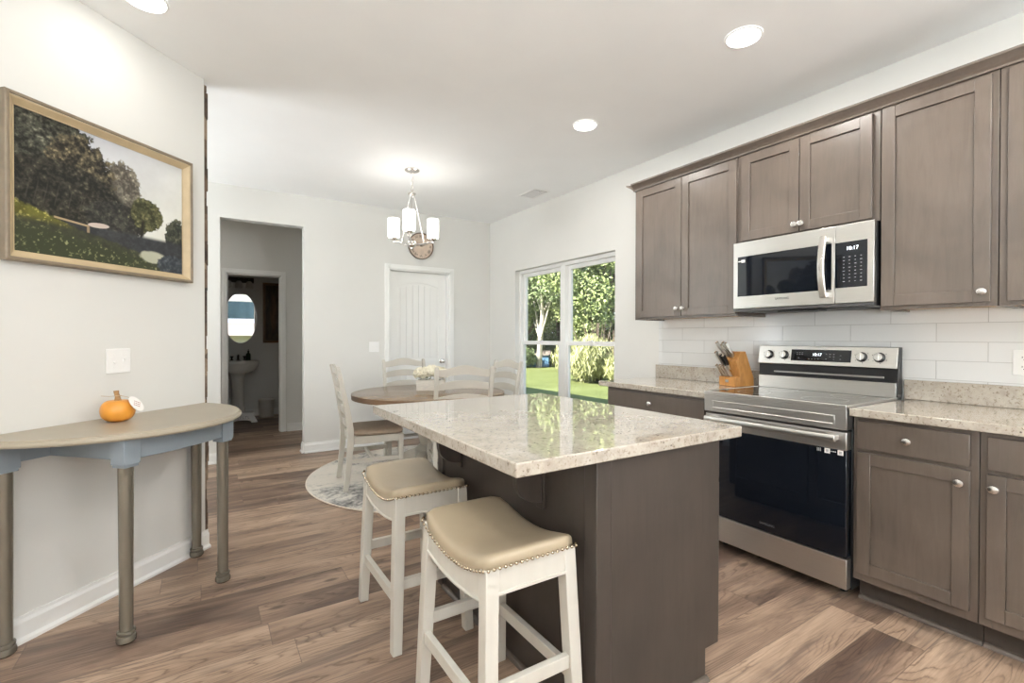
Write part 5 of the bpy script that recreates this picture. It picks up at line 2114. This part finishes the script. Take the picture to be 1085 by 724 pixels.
vl = thing('vanity_light', (0.45, PY, 2.12), 'unlit bronze vanity light with frosted glass shades over the oval mirror', 'wall light')
b = B()
b.box(0.24, 0.66, PY - 0.025, PY - 0.001, 2.085, 2.165)
b.build('back_plate', M['bronze'], vl, bevel=0.005)
for xx in (0.31, 0.45, 0.59):
    b = B()
    b.tube([(xx, PY - 0.02, 2.125), (xx, PY - 0.07, 2.135), (xx, PY - 0.10, 2.12)], 0.008, 8)
    b.lathe([(0.02, 0.0), (0.02, 0.02), (0.0, 0.022)], (xx, PY - 0.10, 2.105), 12)
    a_ = b.build('arm', M['bronze'], vl)
    b = B()
    b.lathe([(0.022, 0.0), (0.040, -0.02), (0.052, -0.11), (0.050, -0.112), (0.036, -0.022), (0.0, -0.006)], (xx, PY - 0.10, 2.104), 20)
    b.build('lamp_shade', M['dimglass'], a_)


def dark_art(u, v):
    n = fbm(u, v, 7, 90)
    n2 = fbm(u, v, 18, 95)
    C = np.stack([0.035 + 0.16 * n * n2, 0.028 + 0.09 * n * n2, 0.022 + 0.04 * n2 * n], -1)
    m_ = sm(1.1, 0.7, ((u - .55) / .25) ** 2 + ((v - .5) / .35) ** 2 + (n - .5) * 1.4)[..., None]
    return C * (1 - m_) + np.stack([0.20 * n + .03, 0.09 * n + .02, 0.04 * n + .015], -1) * m_


dp = thing('dark_picture', (0.92, PY, 1.15), 'dark brown framed picture on the powder room wall', 'picture')
b = B()
x0, x1, z0, z1 = 0.785, 1.065, 1.150, 2.105
rings = []
for cx_, cz_, sx, sz in ((x0, z0, 1, 1), (x1, z0, -1, 1), (x1, z1, -1, -1), (x0, z1, 1, -1)):
    rings.append([(cx_ + sx * o_, PY - d_, cz_ + sz * o_) for o_, d_ in ((0, 0.002), (0, 0.022), (0.02, 0.026), (0.04, 0.016), (0.04, 0.002))])
b.loft(rings, close=True)
b.build('frame', M['darkframe'], dp, smooth=False)
nx, nz = 40, 100
uu, vv = np.meshgrid(np.linspace(0, 1, nx + 1), np.linspace(0, 1, nz + 1), indexing='xy')
pts = [(float(x0 + 0.0405 + (x1 - x0 - 0.081) * a) - 0.92, -0.010, float(z0 + 0.0405 + (z1 - z0 - 0.081) * c) - 1.15) for a, c in zip(uu.ravel(), vv.ravel())]
me = bpy.data.meshes.new('canvas')
me.from_pydata(pts, [], [(j * (nx + 1) + i, j * (nx + 1) + i + 1, (j + 1) * (nx + 1) + i + 1, (j + 1) * (nx + 1) + i) for j in range(nz) for i in range(nx)])
at = me.color_attributes.new('paint', 'FLOAT_COLOR', 'POINT')
rgb = dark_art(uu, vv).reshape(-1, 3)
at.data.foreach_set('color', np.concatenate([rgb, np.ones((len(rgb), 1))], 1).astype(np.float32).ravel())
me.materials.append(M['painting'])
o_ = bpy.data.objects.new('canvas', me)
COL.objects.link(o_)
o_.parent = dp

cn = thing('trash_can', (0.815, 8.36, 0), 'round pale trash can against the powder room wall', 'trash can')
b = B()
b.lathe([(0.0, 0.001), (0.098, 0.001), (0.101, 0.006), (0.110, 0.255), (0.113, 0.262), (0.107, 0.262), (0.098, 0.02), (0.0, 0.018)], (0.815, 8.36, 0), 32)
b.build('can_body', M['dimglass'], cn)
b = B()
b.lathe([(0.114, 0.2625), (0.115, 0.270), (0.10, 0.282), (0.05, 0.288), (0.0, 0.289)], (0.815, 8.36, 0), 32)
b.build('lid', M['dimglass'], cn)

sb = thing('step_stool', (0.45, 7.98, 0), 'low white step stool with printed letters in front of the sink', 'step stool')
b = B()
for yy in (7.90, 8.06):
    pr = [(0.27, 0.001), (0.33, 0.001)]
    pr += [(0.45 - 0.12 * math.cos(PI * k / 10), 0.012 + 0.030 * math.sin(PI * k / 10)) for k in range(11)]
    pr += [(0.57, 0.001), (0.655, 0.001), (0.60, 0.128), (0.315, 0.128)]
    b.prism(pr, 'y', yy - 0.009, yy + 0.009)
b.build('side_panel', M['white_pl'], sb, bevel=0.002)
b = B()
b.box(0.305, 0.61, 7.885, 8.075, 0.1285, 0.145)
b.build('step_board', M['white_pl'], sb, bevel=0.004)
b = B()
for q_ in range(5):
    x = 0.40 + 0.032 * q_
    b.box(x, x + 0.005, 7.8895, 7.8905, 0.062, 0.098)
    b.box(x, x + 0.020, 7.8895, 7.8905, 0.092 if q_ % 2 else 0.062, 0.098 if q_ % 2 else 0.068)
b.build('printed_letters', M['grey_print'], sb)

# ------------------------------------------------------------------ garden
GZ = -0.30
b = B()
b.box(XR + 0.16, 90, -40, 90, GZ - 0.05, GZ)
struct(b.build('lawn', M['grass'], smooth=False))
b = B()
b.box(-40, XR + 0.15, -60, -3.65, GZ - 0.05, GZ)
struct(b.build('lawn_rear', M['grass'], smooth=False))
b = B()
b.box(-3.1, XR + 0.75, -4.0, 20.0, 3.051, 3.16)
struct(b.build('roof_eave', M['exterior'], smooth=False))
b = B()
b.box(XR + 0.151, XR + 0.16, -3.6, 8.8, GZ, 0.0)
b.box(XR + 0.0, XR + 0.15, 8.81, 20.0, GZ, 3.05)
struct(b.build('wall_foundation', M['exterior'], smooth=False))


def leaf_cloud(name, blobs, n, size, mat, parent, seed, droop=0.0, shell=0.55):
    r = np.random.default_rng(seed)
    W_ = np.array([b_[3] ** 2 for b_ in blobs])
    pick = r.choice(len(blobs), n, p=W_ / W_.sum())
    bl = np.array(blobs)[pick]
    d = r.normal(size=(n, 3))
    d /= np.linalg.norm(d, axis=1)[:, None]
    rad = (shell + (1 - shell) * r.random(n)) * (0.85 + 0.3 * r.random(n))
    P = bl[:, :3] + d * (bl[:, 3] * rad)[:, None] * np.array([1, 1, 0.85])
    nn = d * 0.5 + r.normal(size=(n, 3)) * 0.6 + np.array([-0.2, 0, 0.4])
    nn /= np.linalg.norm(nn, axis=1)[:, None]
    a = np.cross(nn, r.normal(size=(n, 3)))
    a /= np.linalg.norm(a, axis=1)[:, None]
    if droop:
        a = a * (1 - droop) + np.array([0, 0, -1]) * droop
        a /= np.linalg.norm(a, axis=1)[:, None]
    c = np.cross(nn, a)
    s_ = size * (0.6 + 0.8 * r.random(n))
    la = (a * s_[:, None])
    lc = c * (s_ * (0.5 if not droop else 0.16))[:, None]
    V = np.stack([P - la, P + lc, P + la, P - lc], 1).reshape(-1, 3)
    me = bpy.data.meshes.new(name)
    me.from_pydata(V.tolist(), [], [(4 * i, 4 * i + 1, 4 * i + 2, 4 * i + 3) for i in range(n)])
    me.materials.append(mat)
    o = bpy.data.objects.new(name, me)
    COL.objects.link(o)
    if parent:
        o.parent = parent
    return o


def make_tree(seed, h, crown_r, lmat, bmat, trunk_r, n=15000, first=0.22):
    r = np.random.default_rng(seed)
    t = thing('garden_tree', (0, 0, GZ), '-', 'tree', 'trees beyond the lawn')
    b = B()
    pts = [(0, 0, 0)]
    for k in range(1, 7):
        pts.append((r.normal() * 0.12 * k * .5, r.normal() * 0.12 * k * .5, h * 0.8 * k / 6))
    b.tube(pts, [trunk_r * (1 - 0.13 * k) for k in range(7)], 9)
    blobs = []
    for k in range(17):
        z = h * (first + (0.95 - first) * r.random())
        w = crown_r * (0.35 + 0.65 * math.sin(PI * min(1, max(0.12, (z / h - first) / (1 - first) * 0.9 + 0.1))))
        an = r.random() * 2 * PI
        rr = w * r.random() ** 0.6
        blobs.append((rr * math.cos(an), rr * math.sin(an), z, crown_r * r.uniform(0.26, 0.46)))
        i = min(5, int(z / h * 6))
        p0 = pts[max(0, i - 1)]
        b.tube([p0, (p0[0] * .5 + blobs[-1][0] * .5, p0[1] * .5 + blobs[-1][1] * .5, p0[2] * .45 + z * .55), blobs[-1][:3]], [trunk_r * 0.4, trunk_r * 0.25, trunk_r * 0.1], 6)
    b.build('trunk', bmat, t, local=True)
    leaf_cloud('foliage', blobs, n, 0.088, lmat, t, seed + 100)
    return t


def ray_xy(u, dist):
    """ground spot seen along image column u at a distance ahead of the camera"""
    a = YAW + math.atan((u - 542.5) / FPX)
    k = dist / math.cos(a - YAW)
    return k * math.sin(a), k * math.cos(a)


protoA = make_tree(3, 9.5, 3.4, M['leaf1'], M['barkdark'], 0.17)
protoB = make_tree(8, 8.5, 3.0, M['leaf2'], M['barkdark'], 0.14)
protoC = make_tree(14, 10.5, 3.3, M['leaf1'], M['bark'], 0.16, first=0.34)
tree_plan = [
    (protoC, 571, 25.0, 0.4, 1.0, 'pale trunked tree standing in the middle of the window pane beside the chair'),
    (protoB, 549, 26.5, 2.1, 1.0, 'yellow green tree at the dining chair edge of the window'),
    (protoA, 590, 28.5, 1.0, 1.05, 'dark green tree behind the window mullion'),
    (protoC, 606, 24.0, 3.6, 0.95, 'pale trunked tree just past the window mullion, rising over the straw shrub'),
    (protoB, 628, 22.5, 0.2, 1.0, 'bright yellow green tree in the middle of the cabinet side window pane'),
    (protoA, 648, 24.0, 5.0, 1.0, 'dark green tree at the cabinet edge of the window'),
    (protoA, 560, 34.0, 4.2, 1.15, 'dark tree deep behind the pale trunk'),
    (protoA, 618, 34.0, 2.9, 1.2, 'dark tree deep behind the bright yellow green tree'),
    (protoB, 578, 36.0, 0.9, 1.2, 'yellow green tree deep between the two pale trunks'),
    (protoB, 603, 40.0, 5.6, 1.3, 'tall tree deep in the woods behind the mullion'),
]
used = set()
for proto, u, d, rz, sc_, lab in tree_plan:
    t = proto if proto.name not in used else copy_tree(proto)
    used.add(proto.name)
    x, y = ray_xy(u, d)
    t.location = (x, y, GZ)
    t.rotation_euler = (0, 0, rz)
    t.scale = (sc_, sc_, sc_)
    t['label'] = lab


def make_shrub(u, d, rx, h, seed, label, mat, droop=0.6, n=11000, size=0.13):
    x, y = ray_xy(u, d)
    t = thing('garden_shrub', (x, y, GZ), label, 'shrub', 'shrubs on the lawn')
    r = np.random.default_rng(seed)
    b = B()
    for k in range(16):
        an = r.random() * 2 * PI
        q_ = r.random() * rx * 0.7
        b.tube([(0.1 * math.cos(an), 0.1 * math.sin(an), 0), (q_ * .6 * math.cos(an), q_ * .6 * math.sin(an), h * .5), (q_ * math.cos(an), q_ * math.sin(an), h * 0.9)], [0.03, 0.02, 0.008], 5)
    b.build('stems', M['barkdark'], t, local=True)
    blobs = []
    for k in range(12):
        an = r.random() * 2 * PI
        q_ = r.random() ** 0.5 * rx * 0.72
        blobs.append((q_ * math.cos(an), q_ * math.sin(an), h * (0.22 + 0.48 * r.random() * (1 - 0.5 * q_ / rx)), rx * r.uniform(0.28, 0.42)))
    leaf_cloud('foliage', blobs, n, size, mat, t, seed + 50, droop)
    return t


make_shrub(633, 17.0, 1.45, 2.3, 5, 'large straw coloured weeping shrub in the cabinet side window pane', M['leaf3'])
make_shrub(652, 16.2, 1.5, 2.0, 6, 'straw coloured shrub at the cabinet edge of the window', M['leaf3'])
make_shrub(602, 21.0, 0.6, 1.5, 9, 'yellow green shrub beside the window mullion', M['leaf2'], 0.4, 5000, 0.10)
make_shrub(541, 25.0, 1.3, 1.5, 12, 'low green shrub near the blue shed', M['leaf1'], 0.2, 5000, 0.10)
for k, (u, d, lab) in enumerate(((545, 29, 'dark underbrush at the wood edge beside the chair'), (575, 30, 'dark underbrush behind the pale trunk'), (600, 29, 'dark underbrush behind the mullion'), (630, 28, 'dark underbrush behind the straw shrub'), (660, 27, 'dark underbrush past the window edge'))):
    make_shrub(u, d, 2.4, 2.6, 30 + k, lab, M['leaf1'], 0.1, 9000, 0.10)

# blue board shed far off
x, y = ray_xy(562, 26.0)
sh = thing('garden_shed', (x, y, GZ), 'small blue shed beyond the lawn at the foot of the trees', 'shed', rz=-0.7)
b = B()
b.box(-1.0, 1.0, -0.4, 0.4, 0, 0.62)
b.build('walls', M['blue'], sh, local=True, smooth=False)
b = B()
b.prism([(-0.5, 0.62), (0.5, 0.62), (0.0, 0.85)], 'x', -1.1, 1.1)
b.build('roof', M['shingle'], sh, local=True, smooth=False)

# neighbouring house seen only in the powder room mirror
nh = thing('neighbor_house', (2.5, -14, GZ), 'low beige house with brown roof reflected in the oval mirror', 'house')
b = B()
b.box(-7, 8, -6, 0, 0, 1.62)
b.build('walls', M['siding'], nh, local=True, smooth=False)
b = B()
b.prism([(0.5, 1.62), (-3.0, 2.42), (-6.5, 1.62)], 'x', -7.4, 8.4)
b.build('roof', M['shingle'], nh, local=True, smooth=False)
for xx in (-3.0, 1.0):
    b = B()
    b.box(xx, xx + 1.2, 0.0, 0.05, 0.5, 1.4)
    f_ = b.build('window', M['trim'], nh, local=True, smooth=False)
    b = B()
    b.box(xx + 0.08, xx + 1.12, 0.05, 0.06, 0.58, 1.32)
    b.build('pane', M['black_glass'], f_, local=True, smooth=False)
